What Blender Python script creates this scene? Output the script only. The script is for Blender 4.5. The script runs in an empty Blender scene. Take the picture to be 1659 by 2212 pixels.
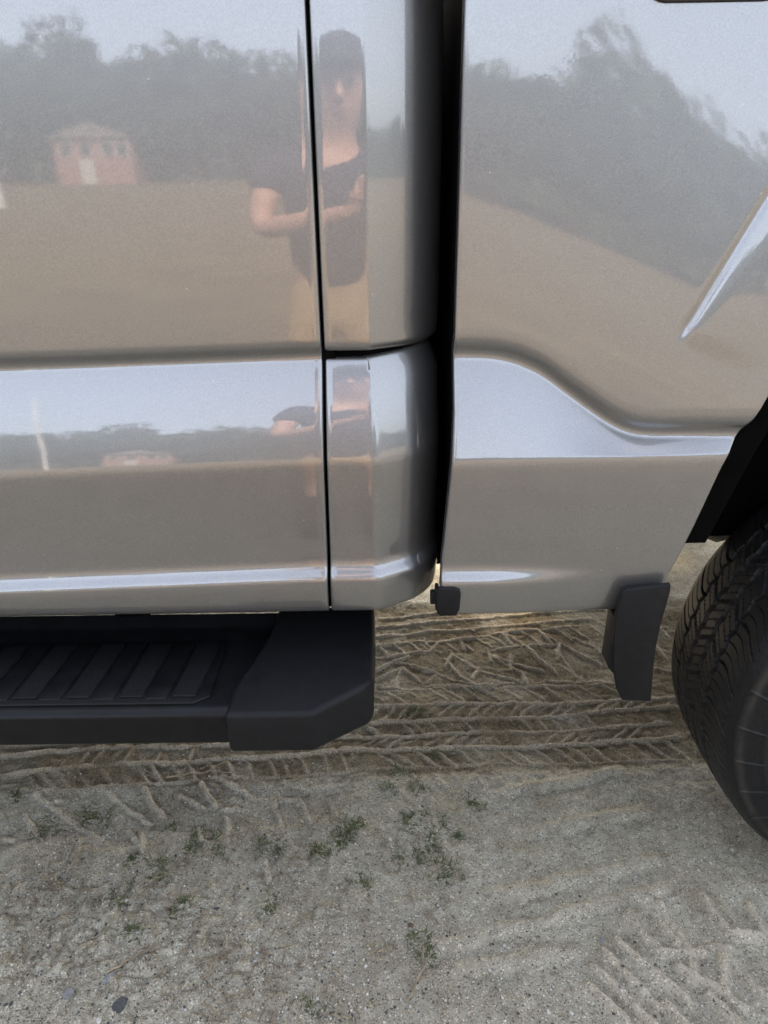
import bpy, bmesh, math, random
import numpy as np
from mathutils import Vector, Matrix

R = math.radians
rng = np.random.default_rng(7)
random.seed(7)
scene = bpy.context.scene

# ------------------------------------------------------------------ camera, sky, sun, exposure
CAM = Vector((0.0, -1.05, 1.35)); PITCH = R(25.0); ROLL = R(0.7)
FWD = Vector((0, math.cos(PITCH), -math.sin(PITCH)))
_u = Vector((0, math.sin(PITCH), math.cos(PITCH))); _r = Vector((1, 0, 0))
RIGHT = _r * math.cos(ROLL) - _u * math.sin(ROLL)
UP = _r * math.sin(ROLL) + _u * math.cos(ROLL)
cam_data = bpy.data.cameras.new('camera'); cam = bpy.data.objects.new('camera', cam_data)
scene.collection.objects.link(cam); scene.camera = cam
cam.matrix_world = Matrix(((RIGHT.x, UP.x, -FWD.x, CAM.x), (RIGHT.y, UP.y, -FWD.y, CAM.y),
                           (RIGHT.z, UP.z, -FWD.z, CAM.z), (0, 0, 0, 1)))
cam_data.sensor_fit = 'VERTICAL'; cam_data.sensor_height = 34.6
cam_data.lens = 34.6 * 1534.0 / 2212.0
cam_data.clip_start = 0.01; cam_data.clip_end = 2000

SUN_EL = R(42); SUN_AZ = R(12)            # azimuth measured from +Y towards +X
world = bpy.data.worlds.new('World'); scene.world = world; world.use_nodes = True
wn = world.node_tree; wn.nodes.clear()
wo = wn.nodes.new('ShaderNodeOutputWorld'); wb = wn.nodes.new('ShaderNodeBackground')
sk = wn.nodes.new('ShaderNodeTexSky'); sk.sky_type = 'NISHITA'; sk.sun_disc = False
sk.sun_elevation = SUN_EL; sk.sun_rotation = SUN_AZ; sk.air_density = 0.7; sk.dust_density = 4.0; sk.ozone_density = 0.0
wb.inputs['Strength'].default_value = 0.15
hs = wn.nodes.new('ShaderNodeHueSaturation'); hs.inputs['Saturation'].default_value = 0.52
wn.links.new(sk.outputs[0], hs.inputs['Color']); wn.links.new(hs.outputs[0], wb.inputs[0]); wn.links.new(wb.outputs[0], wo.inputs[0])
sun_data = bpy.data.lights.new('sun', 'SUN'); sun_data.energy = 1.0; sun_data.angle = R(12.0); sun_data.color = (1.0, 0.74, 0.46)
sun = bpy.data.objects.new('sun', sun_data); scene.collection.objects.link(sun)
sd = Vector((math.sin(SUN_AZ) * math.cos(SUN_EL), math.cos(SUN_AZ) * math.cos(SUN_EL), math.sin(SUN_EL)))
sun.rotation_euler = (-sd).to_track_quat('-Z', 'Y').to_euler(); sun.location = sd * 20
vs = scene.view_settings
scene.display_settings.display_device = 'sRGB'
vs.view_transform = 'Standard'; vs.look = 'None'; vs.gamma = 1.0; vs.exposure = 2.72; vs.use_curve_mapping = False
scene.cycles.use_denoising = True
scene.cycles.max_bounces = 8; scene.cycles.glossy_bounces = 5; scene.cycles.diffuse_bounces = 4
scene.cycles.sample_clamp_indirect = 6.0
COL = scene.collection

# ------------------------------------------------------------------ helpers
def survey(px, py, y=None, z=None):
    """measured point of the photograph (1659 x 2212 sheet) -> world point on plane y=const or z=const"""
    d = FWD + RIGHT * ((px - 829.5) / 1534.0) - UP * ((py - 1106.0) / 1534.0)
    t = (y - CAM.y) / d.y if y is not None else (z - CAM.z) / d.z
    return CAM + d * t
def gp(px, py): return survey(px, py, z=0.0)

def tag(o, label=None, cat=None, group=None, kind=None):
    if label: o['label'] = label
    if cat: o['category'] = cat
    if group: o['group'] = group
    if kind: o['kind'] = kind
    return o
def empty(name, loc=(0, 0, 0)):
    o = bpy.data.objects.new(name, None); o.location = loc; o.empty_display_size = 0.1; COL.objects.link(o); return o
def put(name, me, mat, parent=None, smooth=True):
    if mat is not None: me.materials.append(mat)
    if smooth: me.polygons.foreach_set('use_smooth', [True] * len(me.polygons))
    o = bpy.data.objects.new(name, me); COL.objects.link(o)
    if parent is not None:
        o.parent = parent; o.matrix_parent_inverse = Matrix.Translation(parent.location).inverted() if parent.type == 'EMPTY' else Matrix.Identity(4)
    return o
def link_copy(o, name, parent):
    c = o.copy(); c.name = name; COL.objects.link(c); c.parent = parent; return c
def mesh_py(name, v, f):
    me = bpy.data.meshes.new(name); me.from_pydata([tuple(p) for p in v], [], [tuple(q) for q in f]); me.update(); return me
def mesh_np(name, V, Q):
    """fast mesh from numpy verts (n,3) and quads (m,4) or tris (m,3)"""
    V = np.ascontiguousarray(V, np.float32); Q = np.ascontiguousarray(Q, np.int32); k = Q.shape[1]
    me = bpy.data.meshes.new(name); me.vertices.add(len(V)); me.vertices.foreach_set('co', V.ravel())
    me.loops.add(Q.size); me.loops.foreach_set('vertex_index', Q.ravel())
    me.polygons.add(len(Q)); me.polygons.foreach_set('loop_start', np.arange(0, Q.size, k, dtype=np.int32))
    me.update(calc_edges=True); me.validate(); return me
def grid_quads(nu, nv, flip=False, close_u=False):
    a = np.arange(nu * nv).reshape(nu, nv)
    if close_u: a = np.vstack([a, a[:1]])
    q = np.stack([a[:-1, :-1], a[1:, :-1], a[1:, 1:], a[:-1, 1:]], -1).reshape(-1, 4)
    return q[:, ::-1] if flip else q
def grid_mesh(name, P, flip=False, close_u=False):
    nu, nv = P.shape[:2]; return mesh_np(name, P.reshape(-1, 3), grid_quads(nu, nv, flip, close_u))
def box_mesh(name, x0, x1, y0, y1, z0, z1, bev=0.0, seg=2):
    bm = bmesh.new(); bmesh.ops.create_cube(bm, size=1.0)
    for v in bm.verts:
        v.co = Vector(((x0 + x1) / 2 + v.co.x * (x1 - x0), (y0 + y1) / 2 + v.co.y * (y1 - y0), (z0 + z1) / 2 + v.co.z * (z1 - z0)))
    if bev > 0: bmesh.ops.bevel(bm, geom=bm.edges[:], offset=bev, segments=seg, profile=0.5, affect='EDGES', clamp_overlap=True)
    me = bpy.data.meshes.new(name); bm.to_mesh(me); bm.free(); return me
def prism_mesh(name, pts, axis, a0, a1, bev=0.0, seg=3):
    """closed polygon (2D) extruded along an axis"""
    bm = bmesh.new()
    def mk(p, a): return {'x': (a, p[0], p[1]), 'y': (p[0], a, p[1]), 'z': (p[0], p[1], a)}[axis]
    A = [bm.verts.new(mk(p, a0)) for p in pts]; B = [bm.verts.new(mk(p, a1)) for p in pts]
    bm.faces.new(A); bm.faces.new(B[::-1]); n = len(pts)
    for i in range(n): bm.faces.new([A[i], B[i], B[(i + 1) % n], A[(i + 1) % n]])
    bmesh.ops.recalc_face_normals(bm, faces=bm.faces[:])
    if bev > 0:
        es = [e for e in bm.edges if e.calc_face_angle(0) > 0.3]
        bmesh.ops.bevel(bm, geom=es, offset=bev, segments=seg, profile=0.5, affect='EDGES', clamp_overlap=True)
    me = bpy.data.meshes.new(name); bm.to_mesh(me); bm.free(); return me
def tube_geo(path, radii, n=6):
    """verts, quads of a tube along path"""
    path = [Vector(p) for p in path]; V = []; Q = []
    for i, p in enumerate(path):
        t = (path[min(i + 1, len(path) - 1)] - path[max(i - 1, 0)]).normalized()
        a = t.orthogonal().normalized(); b = t.cross(a)
        for k in range(n):
            an = 2 * math.pi * k / n; V.append(p + (a * math.cos(an) + b * math.sin(an)) * radii[i])
    for i in range(len(path) - 1):
        for k in range(n):
            Q.append((i * n + k, i * n + (k + 1) % n, (i + 1) * n + (k + 1) % n, (i + 1) * n + k))
    return V, Q
def sharp(o, ang=35):
    try:
        o.data.set_sharp_from_angle(angle=R(ang))
    except Exception: pass
    return o

# ------------------------------------------------------------------ materials
def new_mat(name):
    m = bpy.data.materials.new(name); m.use_nodes = True; nt = m.node_tree
    b = nt.nodes['Principled BSDF']; return m, nt, b
def nd(nt, typ, **kw):
    n = nt.nodes.new(typ)
    for k, v in kw.items():
        if k in n.inputs: n.inputs[k].default_value = v
        else: setattr(n, k, v)
    return n
def texco(nt): return nt.nodes.new('ShaderNodeTexCoord').outputs['Object']
def noise(nt, vec, scale, detail=3.0, rough=0.55):
    n = nd(nt, 'ShaderNodeTexNoise', Scale=scale, Detail=detail, Roughness=rough); nt.links.new(vec, n.inputs['Vector']); return n.outputs['Fac']
def ramp(nt, fac, stops):
    r = nt.nodes.new('ShaderNodeValToRGB'); el = r.color_ramp.elements
    while len(el) < len(stops): el.new(0.5)
    for e, (p, c) in zip(el, stops): e.position = p; e.color = (*c, 1) if len(c) == 3 else c
    nt.links.new(fac, r.inputs[0]); return r.outputs['Color']
def mixc(nt, fac, a, b, mode='MIX'):
    m = nt.nodes.new('ShaderNodeMix'); m.data_type = 'RGBA'; m.blend_type = mode
    for s, v in ((0, fac), (6, a), (7, b)):
        if hasattr(v, 'links') or isinstance(v, bpy.types.NodeSocket): nt.links.new(v, m.inputs[s])
        else: m.inputs[s].default_value = v if s == 0 else (*v, 1)
    return m.outputs[2]
def bump(nt, h, strength, dist):
    b = nd(nt, 'ShaderNodeBump', Strength=strength, Distance=dist); nt.links.new(h, b.inputs['Height']); return b
def simple(name, col, rough=0.6, metal=0.0, var=0.25, vscale=20.0, bstr=0.0, bscale=300.0, coat=0.0, spec=0.5):
    m, nt, b = new_mat(name); v = texco(nt)
    f = noise(nt, v, vscale, 4)
    lo = tuple(c * (1 - var) for c in col); hi = tuple(min(1, c * (1 + var)) for c in col)
    nt.links.new(ramp(nt, f, [(0.3, lo), (0.7, hi)]), b.inputs['Base Color'])
    b.inputs['Roughness'].default_value = rough; b.inputs['Metallic'].default_value = metal
    b.inputs['Coat Weight'].default_value = coat; b.inputs['Specular IOR Level'].default_value = spec
    if bstr > 0:
        nt.links.new(bump(nt, noise(nt, v, bscale, 3), bstr, 0.002).outputs[0], b.inputs['Normal'])
    return m

def paint_material():
    m, nt, b = new_mat('silver_metallic_paint'); v = texco(nt)
    fl = noise(nt, v, 520.0, 2.0, 0.6)
    c = ramp(nt, fl, [(0.25, (0.222, 0.222, 0.219)), (0.5, (0.262, 0.262, 0.258)), (0.75, (0.312, 0.312, 0.308))])
    # scattered dust specks and tiny chips
    vo = nd(nt, 'ShaderNodeTexVoronoi', Scale=38.0, Randomness=1.0); nt.links.new(v, vo.inputs['Vector'])
    dots = ramp(nt, vo.outputs['Distance'], [(0.03, (1, 1, 1)), (0.05, (0, 0, 0))])
    gate = ramp(nt, noise(nt, v, 9.0, 2), [(0.52, (0, 0, 0)), (0.6, (1, 1, 1))])
    dm = mixc(nt, 1.0, dots, gate, 'MULTIPLY')
    c = mixc(nt, dm, c, (0.55, 0.52, 0.48))
    sz_ = nt.nodes.new('ShaderNodeSeparateXYZ'); nt.links.new(v, sz_.inputs[0])
    mz = nd(nt, 'ShaderNodeMapRange'); mz.inputs['From Min'].default_value = .80; mz.inputs['From Max'].default_value = .67; mz.inputs['To Max'].default_value = .34; nt.links.new(sz_.outputs['Z'], mz.inputs['Value'])
    film = mixc(nt, 1.0, ramp(nt, noise(nt, v, 26.0, 6, 0.7), [(0.42, (0, 0, 0)), (0.68, (1, 1, 1))]), mz.outputs[0], 'MULTIPLY')
    c = mixc(nt, film, c, (0.36, 0.32, 0.26))                # road dust low on the sills
    nt.links.new(c, b.inputs['Base Color'])
    b.inputs['Metallic'].default_value = 0.85; b.inputs['Roughness'].default_value = 0.42
    b.inputs['Coat Weight'].default_value = 1.0; b.inputs['Coat Roughness'].default_value = 0.03; b.inputs['Coat IOR'].default_value = 1.82
    nt.links.new(bump(nt, fl, 0.12, 0.0006).outputs[0], b.inputs['Normal'])
    op = noise(nt, v, 190.0, 2.0); b2 = bump(nt, op, 0.02, 0.0006)
    nt.links.new(b2.outputs[0], b.inputs['Coat Normal'])
    return m
PAINT = paint_material()

def tyre_material():
    m, nt, b = new_mat('tyre_rubber'); v = texco(nt)
    f = noise(nt, v, 14.0, 5, 0.65)
    g = noise(nt, v, 160.0, 3)
    at = nd(nt, 'ShaderNodeAttribute', attribute_name='dust')
    base = ramp(nt, g, [(0.3, (0.006, 0.006, 0.0063)), (0.7, (0.014, 0.014, 0.0145))])
    mu = nd(nt, 'ShaderNodeMath', operation='MULTIPLY'); nt.links.new(at.outputs['Fac'], mu.inputs[0])
    nt.links.new(ramp(nt, f, [(0.35, (0.1, 0.1, 0.1)), (0.65, (1, 1, 1))]), mu.inputs[1])
    nt.links.new(mixc(nt, mu.outputs[0], base, (0.10, 0.085, 0.066)), b.inputs['Base Color'])
    b.inputs['Roughness'].default_value = 0.45; b.inputs['Specular IOR Level'].default_value = 0.25
    nt.links.new(bump(nt, g, 0.15, 0.001).outputs[0], b.inputs['Normal'])
    return m
TYRE = tyre_material()
PLASTIC = simple('textured_black_plastic', (0.0085, 0.0088, 0.0096), 0.5, var=0.2, vscale=60, bstr=0.25, bscale=1100, spec=.22)
STEPMAT = simple('black_powder_coat', (0.0065, 0.0068, 0.0075), 0.36, var=0.3, vscale=35, bstr=0.08, bscale=900, spec=.22)
BLACK = simple('black_underbody', (0.003, 0.003, 0.003), 0.9, var=0.2, spec=.03)
RUBBER = simple('black_rubber_seal', (0.01, 0.01, 0.01), 0.6, var=0.2)
STEEL = simple('dusty_frame_steel', (0.10, 0.09, 0.075), 0.6, metal=0.3, var=0.4)
ALLOY = simple('wheel_alloy', (0.45, 0.45, 0.46), 0.3, metal=0.9, var=0.1)
GLASSM = simple('dark_tinted_glass', (0.01, 0.012, 0.013), 0.05, var=0.1, spec=0.6)
REDLENS = simple('red_lamp_lens', (0.35, 0.01, 0.012), 0.15, var=0.1, coat=1.0)
CLEARLENS = simple('clear_lamp_lens', (0.55, 0.57, 0.6), 0.12, var=0.1, coat=1.0)

def grip_material():
    m, nt, b = new_mat('grip_texture'); v = texco(nt)
    b.inputs['Roughness'].default_value = 0.55; b.inputs['Specular IOR Level'].default_value = .2
    s = nd(nt, 'ShaderNodeTexVoronoi', Scale=330.0, Randomness=0.15); nt.links.new(v, s.inputs['Vector'])
    nt.links.new(ramp(nt, s.outputs['Distance'], [(0.2, (0.020, 0.0204, 0.0215)), (0.6, (0.003, 0.003, 0.0035))]), b.inputs['Base Color'])
    nt.links.new(bump(nt, s.outputs['Distance'], 0.8, -0.002).outputs[0], b.inputs['Normal'])
    return m
GRIP = grip_material()

def sand_material():
    m, nt, b = new_mat('sandy_ground'); v = texco(nt)
    big = noise(nt, v, 1.7, 5, 0.6); mid = noise(nt, v, 38.0, 5, 0.65); fine = noise(nt, v, 420.0, 3, 0.7)
    c0 = ramp(nt, mid, [(0.25, (0.275, 0.252, 0.188)), (0.5, (0.40, 0.374, 0.290)), (0.78, (0.49, 0.463, 0.370))])
    c0 = mixc(nt, ramp(nt, big, [(0.35, (0, 0, 0)), (0.7, (0.55, 0.55, 0.55))]), c0, (0.25, 0.225, 0.185))
    c0 = mixc(nt, 1.0, c0, ramp(nt, noise(nt, v, 7.5, 6, 0.62), [(0.32, (0.76, 0.73, 0.68)), (0.55, (1.0, 1.0, 1.0)), (0.75, (1.1, 1.1, 1.09))]), 'MULTIPLY')
    sx = nt.nodes.new('ShaderNodeSeparateXYZ'); nt.links.new(v, sx.inputs[0])
    mr = nd(nt, 'ShaderNodeMapRange'); mr.inputs['From Min'].default_value = -0.55; mr.inputs['From Max'].default_value = -1.7; nt.links.new(sx.outputs['Y'], mr.inputs['Value'])
    dirt_shade = ramp(nt, noise(nt, v, 6.0, 5, 0.6), [(0.3, (0.09, 0.082, 0.070)), (0.7, (0.18, 0.165, 0.142))])
    far = nd(nt, 'ShaderNodeMapRange'); far.inputs['From Min'].default_value = -2.5; far.inputs['From Max'].default_value = -9.0; nt.links.new(sx.outputs['Y'], far.inputs['Value'])
    field = ramp(nt, noise(nt, v, 0.9, 6, 0.65), [(0.3, (0.115, 0.086, 0.048)), (0.5, (0.19, 0.148, 0.085)), (0.7, (0.25, 0.20, 0.125))])
    dirt_shade = mixc(nt, far.outputs[0], dirt_shade, field)
    c0 = mixc(nt, mr.outputs[0], c0, dirt_shade)      # earth away from the loose sand; its near dark grey stands in for shade
    shd = nd(nt, 'ShaderNodeAttribute', attribute_name='rut_shade')
    c0 = mixc(nt, shd.outputs['Fac'], c0, mixc(nt, 1.0, c0, (0.55, 0.49, 0.405), 'MULTIPLY'))  # brown rut soil, darkened further as painted shade under the truck
    at = nd(nt, 'ShaderNodeAttribute', attribute_name='crest')
    c1 = mixc(nt, at.outputs['Fac'], c0, (0.50, 0.435, 0.335))
    # single grains: pale quartz and dark basalt
    vo = nd(nt, 'ShaderNodeTexVoronoi', Scale=400.0, Randomness=1.0); nt.links.new(v, vo.inputs['Vector'])
    sep = nd(nt, 'ShaderNodeSeparateColor'); nt.links.new(vo.outputs['Color'], sep.inputs[0])
    gr = ramp(nt, sep.outputs[0], [(0.0, (0.28, 0.28, 0.29)), (0.06, (0.55, 0.54, 0.53)), (0.16, (0.90, 0.89, 0.87)), (0.8, (1.12, 1.11, 1.08)), (0.95, (1.75, 1.72, 1.62))])
    for n in nt.nodes:
        if n.type == 'VALTORGB' and n.outputs['Color'] == gr: n.color_ramp.interpolation = 'CONSTANT'
    c2 = mixc(nt, 0.8, c1, gr, 'MULTIPLY')
    c3 = mixc(nt, 0.5, c2, ramp(nt, fine, [(0.3, (0.6, 0.6, 0.6)), (0.7, (1.35, 1.35, 1.35))]), 'MULTIPLY')
    nt.links.new(c3, b.inputs['Base Color']); b.inputs['Roughness'].default_value = 0.95; b.inputs['Specular IOR Level'].default_value = 0.15
    b1 = bump(nt, fine, 0.55, 0.002); b2 = bump(nt, vo.outputs['Distance'], 0.5, -0.002)
    b3 = bump(nt, mid, 0.4, 0.004)
    nt.links.new(b3.outputs[0], b1.inputs['Normal']); nt.links.new(b1.outputs[0], b2.inputs['Normal'])
    nt.links.new(b2.outputs[0], b.inputs['Normal'])
    return m
SAND = sand_material()

# ------------------------------------------------------------------ ground with tyre tracks
def vnoise(x, y, scale, seed):
    r = np.random.default_rng(seed); T = r.random((257, 257)); T[256] = T[0]; T[:, 256] = T[:, 0]; X = x * scale; Y = y * scale
    xi = np.floor(X).astype(int); yi = np.floor(Y).astype(int); fx = X - xi; fy = Y - yi
    fx = fx * fx * (3 - 2 * fx); fy = fy * fy * (3 - 2 * fy); a = xi % 256; b = yi % 256
    return ((T[a, b] * (1 - fx) + T[a + 1, b] * fx) * (1 - fy) + (T[a, b + 1] * (1 - fx) + T[a + 1, b + 1] * fx) * fy) - 0.5

def axis(lo, hi, step, far):
    core = np.arange(lo, hi + step / 2, step); out = [core[-1]]; s = step
    while out[-1] < far: s *= 1.35; out.append(out[-1] + s)
    neg = [core[0]]; s = step
    while neg[-1] > -far: s *= 1.35; neg.append(neg[-1] - s)
    return np.concatenate([np.array(neg[:0:-1]), core, np.array(out[1:])])
gx = axis(-0.86, 1.02, 0.0027, 400.0); gy = axis(-0.34, 1.10, 0.0029, 400.0)
GX, GY = np.meshgrid(gx, gy, indexing='ij')
Hh = np.zeros_like(GX); Cr = np.zeros_like(GX)
jx = vnoise(GX, GY, 130, 21) * 0.0026 + vnoise(GX, GY, 42, 1) * 0.004 + vnoise(GX, GY, 13, 2) * 0.010; jy = vnoise(GX, GY, 130, 22) * 0.0026 + vnoise(GX, GY, 42, 3) * 0.004 + vnoise(GX, GY, 13, 4) * 0.010
WX = GX + jx; WY = GY + jy
brk = np.clip(0.9 + 0.8 * vnoise(GX, GY, 30, 5) + 0.8 * vnoise(GX, GY, 9, 6), 0.35, 1.2)
def ridge(p, q, h=0.006, w=0.0055, crest=0.8, rim=0.35):
    h = h * 0.72 * random.uniform(.75, 1.1); w = max(w * 0.85, .0048); crest = crest * .7
    p = gp(*p); q = gp(*q); a = np.array([p.x, p.y]); b = np.array([q.x, q.y]); m = 0.05
    i0, i1 = np.searchsorted(gx, [min(a[0], b[0]) - m, max(a[0], b[0]) + m]); j0, j1 = np.searchsorted(gy, [min(a[1], b[1]) - m, max(a[1], b[1]) + m])
    if i1 <= i0 or j1 <= j0: return
    X = WX[i0:i1, j0:j1]; Y = WY[i0:i1, j0:j1]; d = b - a; L2 = d @ d + 1e-9
    t = np.clip(((X - a[0]) * d[0] + (Y - a[1]) * d[1]) / L2, 0, 1)
    dist = np.hypot(X - a[0] - t * d[0], Y - a[1] - t * d[1]); B = brk[i0:i1, j0:j1]
    g = np.exp(-(dist / w) ** 3) * B; r = np.exp(-((dist - 2.3 * w) / (1.4 * w)) ** 2)
    Hh[i0:i1, j0:j1] = np.maximum(Hh[i0:i1, j0:j1], h * g) - 0.12 * h * r
    Cr[i0:i1, j0:j1] = np.maximum(Cr[i0:i1, j0:j1], crest * np.exp(-(dist / (w * 1.1)) ** 2) * np.clip(B, 0, 1))
Shd = np.zeros_like(GX)
def rut_shade(poly, soft=.05, ends=False):  # soft band mask, for the painted rut shade and the pressed depth
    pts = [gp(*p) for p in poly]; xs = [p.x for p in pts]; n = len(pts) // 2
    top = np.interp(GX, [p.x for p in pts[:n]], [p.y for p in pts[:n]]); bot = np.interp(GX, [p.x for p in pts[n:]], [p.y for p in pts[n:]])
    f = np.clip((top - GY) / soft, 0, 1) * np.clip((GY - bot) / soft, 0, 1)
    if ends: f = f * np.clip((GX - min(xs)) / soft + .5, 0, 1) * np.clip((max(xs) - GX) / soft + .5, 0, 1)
    f = f * f * (3 - 2 * f); np.copyto(Shd, np.maximum(Shd, f))
def lerp(p, q, t): return (p[0] + (q[0] - p[0]) * t, p[1] + (q[1] - p[1]) * t)
def line(pts, **k):
    for a, b in zip(pts[:-1], pts[1:]): ridge(a, b, **k)
def bars(t0, t1, b0, b1, n, slant, h=0.0055, w=0.0045, skip=0.06, jit=0.16, crest=0.7):
    """bars between an upper line t0-t1 and a lower line b0-b1"""
    for i in range(n):
        t = (i + 0.5 + random.uniform(-jit, jit)) / n
        if random.random() < skip: continue
        ridge(lerp(t0, t1, t - slant / 2), lerp(b0, b1, t + slant / 2), h=h * random.uniform(0.7, 1.15), w=w, crest=crest * random.uniform(0.6, 1.1))
# long straight ruts, far to near
line([(780, 1355), (1300, 1316)], h=0.012, w=0.010); line([(780, 1376), (1270, 1338)], h=0.012, w=0.010); line([(780, 1398), (1250, 1352)], h=0.010, w=0.008)
line([(780, 1334), (1200, 1306)], h=0.010, w=0.010)
bars((780, 1400), (1330, 1345), (780, 1422), (1345, 1372), 16, 0.05, h=0.010, w=0.007)
# the diamond net
net = [((800, 1420), (925, 1405)), ((925, 1405), (945, 1385)), ((945, 1385), (985, 1378)), ((985, 1378), (1050, 1372)), ((800, 1468), (870, 1438)), ((870, 1438), (920, 1478)),
       ((920, 1478), (1010, 1480)), ((855, 1425), (960, 1455)), ((960, 1455), (1020, 1478)), ((1020, 1478), (1110, 1472)), ((960, 1420), (1025, 1478)), ((975, 1412), (1040, 1445)), ((1040, 1445), (1120, 1468)),
       ((1055, 1410), (1130, 1450)), ((1130, 1450), (1140, 1475)), ((1045, 1408), (1170, 1445)), ((1130, 1392), (1200, 1445)), ((1120, 1395), (1060, 1405)), ((1130, 1395), (1210, 1390)), ((1210, 1390), (1300, 1432)),
       ((1200, 1400), (1255, 1465)), ((1230, 1372), (1310, 1405)), ((1180, 1465), (1320, 1470)), ((920, 1470), (940, 1452)), ((960, 1435), (975, 1410)), ((1020, 1460), (1035, 1440)), ((1105, 1445), (1108, 1415)),
       ((1205, 1420), (1208, 1392)), ((870, 1440), (850, 1478)), ((800, 1450), (850, 1425)), ((850, 1425), (880, 1418)), ((820, 1475), (900, 1486)), ((990, 1378), (1000, 1400)), ((1085, 1370), (1105, 1392)), ((1160, 1360), (1190, 1390)),
       ((1050, 1400), (1060, 1425)), ((1260, 1465), (1210, 1430)), ((1290, 1400), (1330, 1440)), ((1410, 1385), (1440, 1420)), ((1425, 1440), (1470, 1458)), ((1420, 1350), (1440, 1372))]
for a, b in net: ridge(a, b, h=0.0115, w=0.0075, crest=0.85)
line([(780, 1488), (1000, 1482), (1330, 1472)], h=0.008, w=0.006)
bars((790, 1490), (1330, 1475), (800, 1516), (1350, 1502), 13, 0.05, h=0.008, w=0.006)
line([(780, 1523), (1466, 1505)], h=0.011, w=0.0075, crest=0.95)
bars((790, 1526), (1460, 1510), (790, 1550), (1460, 1526), 22, -0.035, h=0.006, w=0.005, skip=0.3)
line([(780, 1556), (1100, 1545), (1337, 1528), (1480, 1524)], h=0.010, w=0.007)
bars((790, 1558), (1460, 1532), (790, 1582), (1460, 1556), 20, 0.035, h=0.006, w=0.005, skip=0.35)
line([(700, 1592), (1100, 1572), (1448, 1560)], h=0.009, w=0.0065)
bars((700, 1595), (1440, 1565), (690, 1614), (1440, 1590), 26, -0.03, h=0.006, w=0.005, skip=0.25)
line([(0, 1670), (250, 1652), (533, 1634), (737, 1619), (1100, 1606), (1466, 1592)], h=0.012, w=0.0075, crest=0.95)
bars((760, 1622), (1480, 1596), (785, 1654), (1500, 1638), 17, 0.035, h=0.008, w=0.005, crest=0.8)
line([(800, 1655), (1050, 1646), (1500, 1640)], h=0.005, w=0.006, crest=0.35)
# left part of the same tracks, in front of the running board
line([(0, 1634), (250, 1616), (502, 1602)], h=0.012, w=0.008, crest=0.95); line([(0, 1612), (200, 1600)], h=0.010, w=0.008)
bars((0, 1640), (480, 1610), (0, 1660), (500, 1632), 15, -0.05, h=0.006, w=0.005, skip=0.3)
bars((0, 1672), (760, 1622), (10, 1706), (760, 1662), 19, 0.018, h=0.008, w=0.005, crest=0.85)
line([(0, 1710), (200, 1700), (510, 1676), (737, 1666), (800, 1655)], h=0.006, w=0.006, crest=0.5)
def c7(x, y): return (x * 0.4444, 1548 + y * 0.4444)
for a in [(165, 375, 440, 545), (480, 340, 720, 495), (700, 340, 790, 470), (880, 370, 990, 440), (980, 320, 1050, 430), (1080, 300, 1250, 385), (1250, 385, 1450, 385), (1380, 300, 1500, 345),
          (1500, 345, 1659, 325), (1330, 400, 1370, 550), (1460, 400, 1510, 500), (1080, 440, 1210, 440), (1090, 480, 1105, 590), (1600, 380, 1640, 460), (680, 540, 685, 660), (620, 540, 660, 600),
          (370, 590, 360, 700), (110, 470, 160, 560), (440, 545, 500, 600), (960, 540, 975, 600), (1290, 700, 1295, 780), (0, 580, 60, 600), (230, 420, 290, 400)]:
    ridge(c7(*a[:2]), c7(*a[2:]), h=0.0115, w=0.0066, crest=0.8)
for x in range(900, 1120, 44): ridge((x - 10, 1668), (x + 18, 1702), h=0.006, w=0.005, crest=0.5)
def c8(x, y): return (774 + x * 0.5333, 1290 + y * 0.5333)
for a in [(1000, 1440, 1210, 1640), (960, 1500, 1200, 1728), (1060, 1400, 1330, 1620), (1230, 1250, 1350, 1440), (1400, 1220, 1510, 1360), (1240, 1430, 1350, 1440), (1350, 1440, 1370, 1540), (1340, 1440, 1500, 1410),
          (1470, 1420, 1659, 1620), (1470, 1450, 1490, 1590), (1390, 1540, 1560, 1650), (1510, 1360, 1640, 1365), (1590, 1250, 1640, 1340), (1300, 1500, 1500, 1600), (1100, 1290, 1230, 1430), (1180, 1230, 1290, 1400), (940, 1580, 1100, 1728), (1420, 1600, 1560, 1728), (1240, 1640, 1330, 1728)]:
    ridge(c8(*a[:2]), c8(*a[2:]), h=0.021, w=0.0125, crest=0.75)
for a in [(330, 1410, 800, 1300), (800, 1300, 1250, 1180), (560, 1210, 1200, 1060), (600, 790, 1050, 700), (700, 960, 1150, 870), (420, 1500, 900, 1430)]:
    ridge(c8(*a[:2]), c8(*a[2:]), h=0.012, w=0.017, crest=0.3)
rut_shade([(0, 1560), (800, 1300), (1600, 1290), (0, 1730), (760, 1690), (1600, 1665)])  # rut band whose colour also carries the shade under the truck
_keep = Shd.copy()
rut_shade([(-60, 1690), (350, 1680), (740, 1668), (-60, 1850), (350, 1840), (740, 1790)], .07, True); rut_shade([(1290, 1985), (1400, 1930), (1750, 1900), (1250, 2330), (1400, 2330), (1750, 2330)], .07, True)
Pm = Shd.copy(); Shd[:] = _keep
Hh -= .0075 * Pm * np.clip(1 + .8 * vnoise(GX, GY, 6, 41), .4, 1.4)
Shd *= np.clip(.85 + .9 * vnoise(GX, GY, 8, 31) + .6 * vnoise(GX, GY, 24, 32), .3, 1)
near = np.exp(-((GX / 3.0) ** 2 + ((GY - 0.3) / 3.0) ** 2))
Hh += (vnoise(GX, GY, 2.3, 11) * 0.016 + vnoise(GX, GY, 7, 12) * 0.010 + vnoise(GX, GY, 19, 13) * 0.006 + vnoise(GX, GY, 55, 14) * 0.0042 + vnoise(GX, GY, 120, 15) * 0.0032) * near
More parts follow.
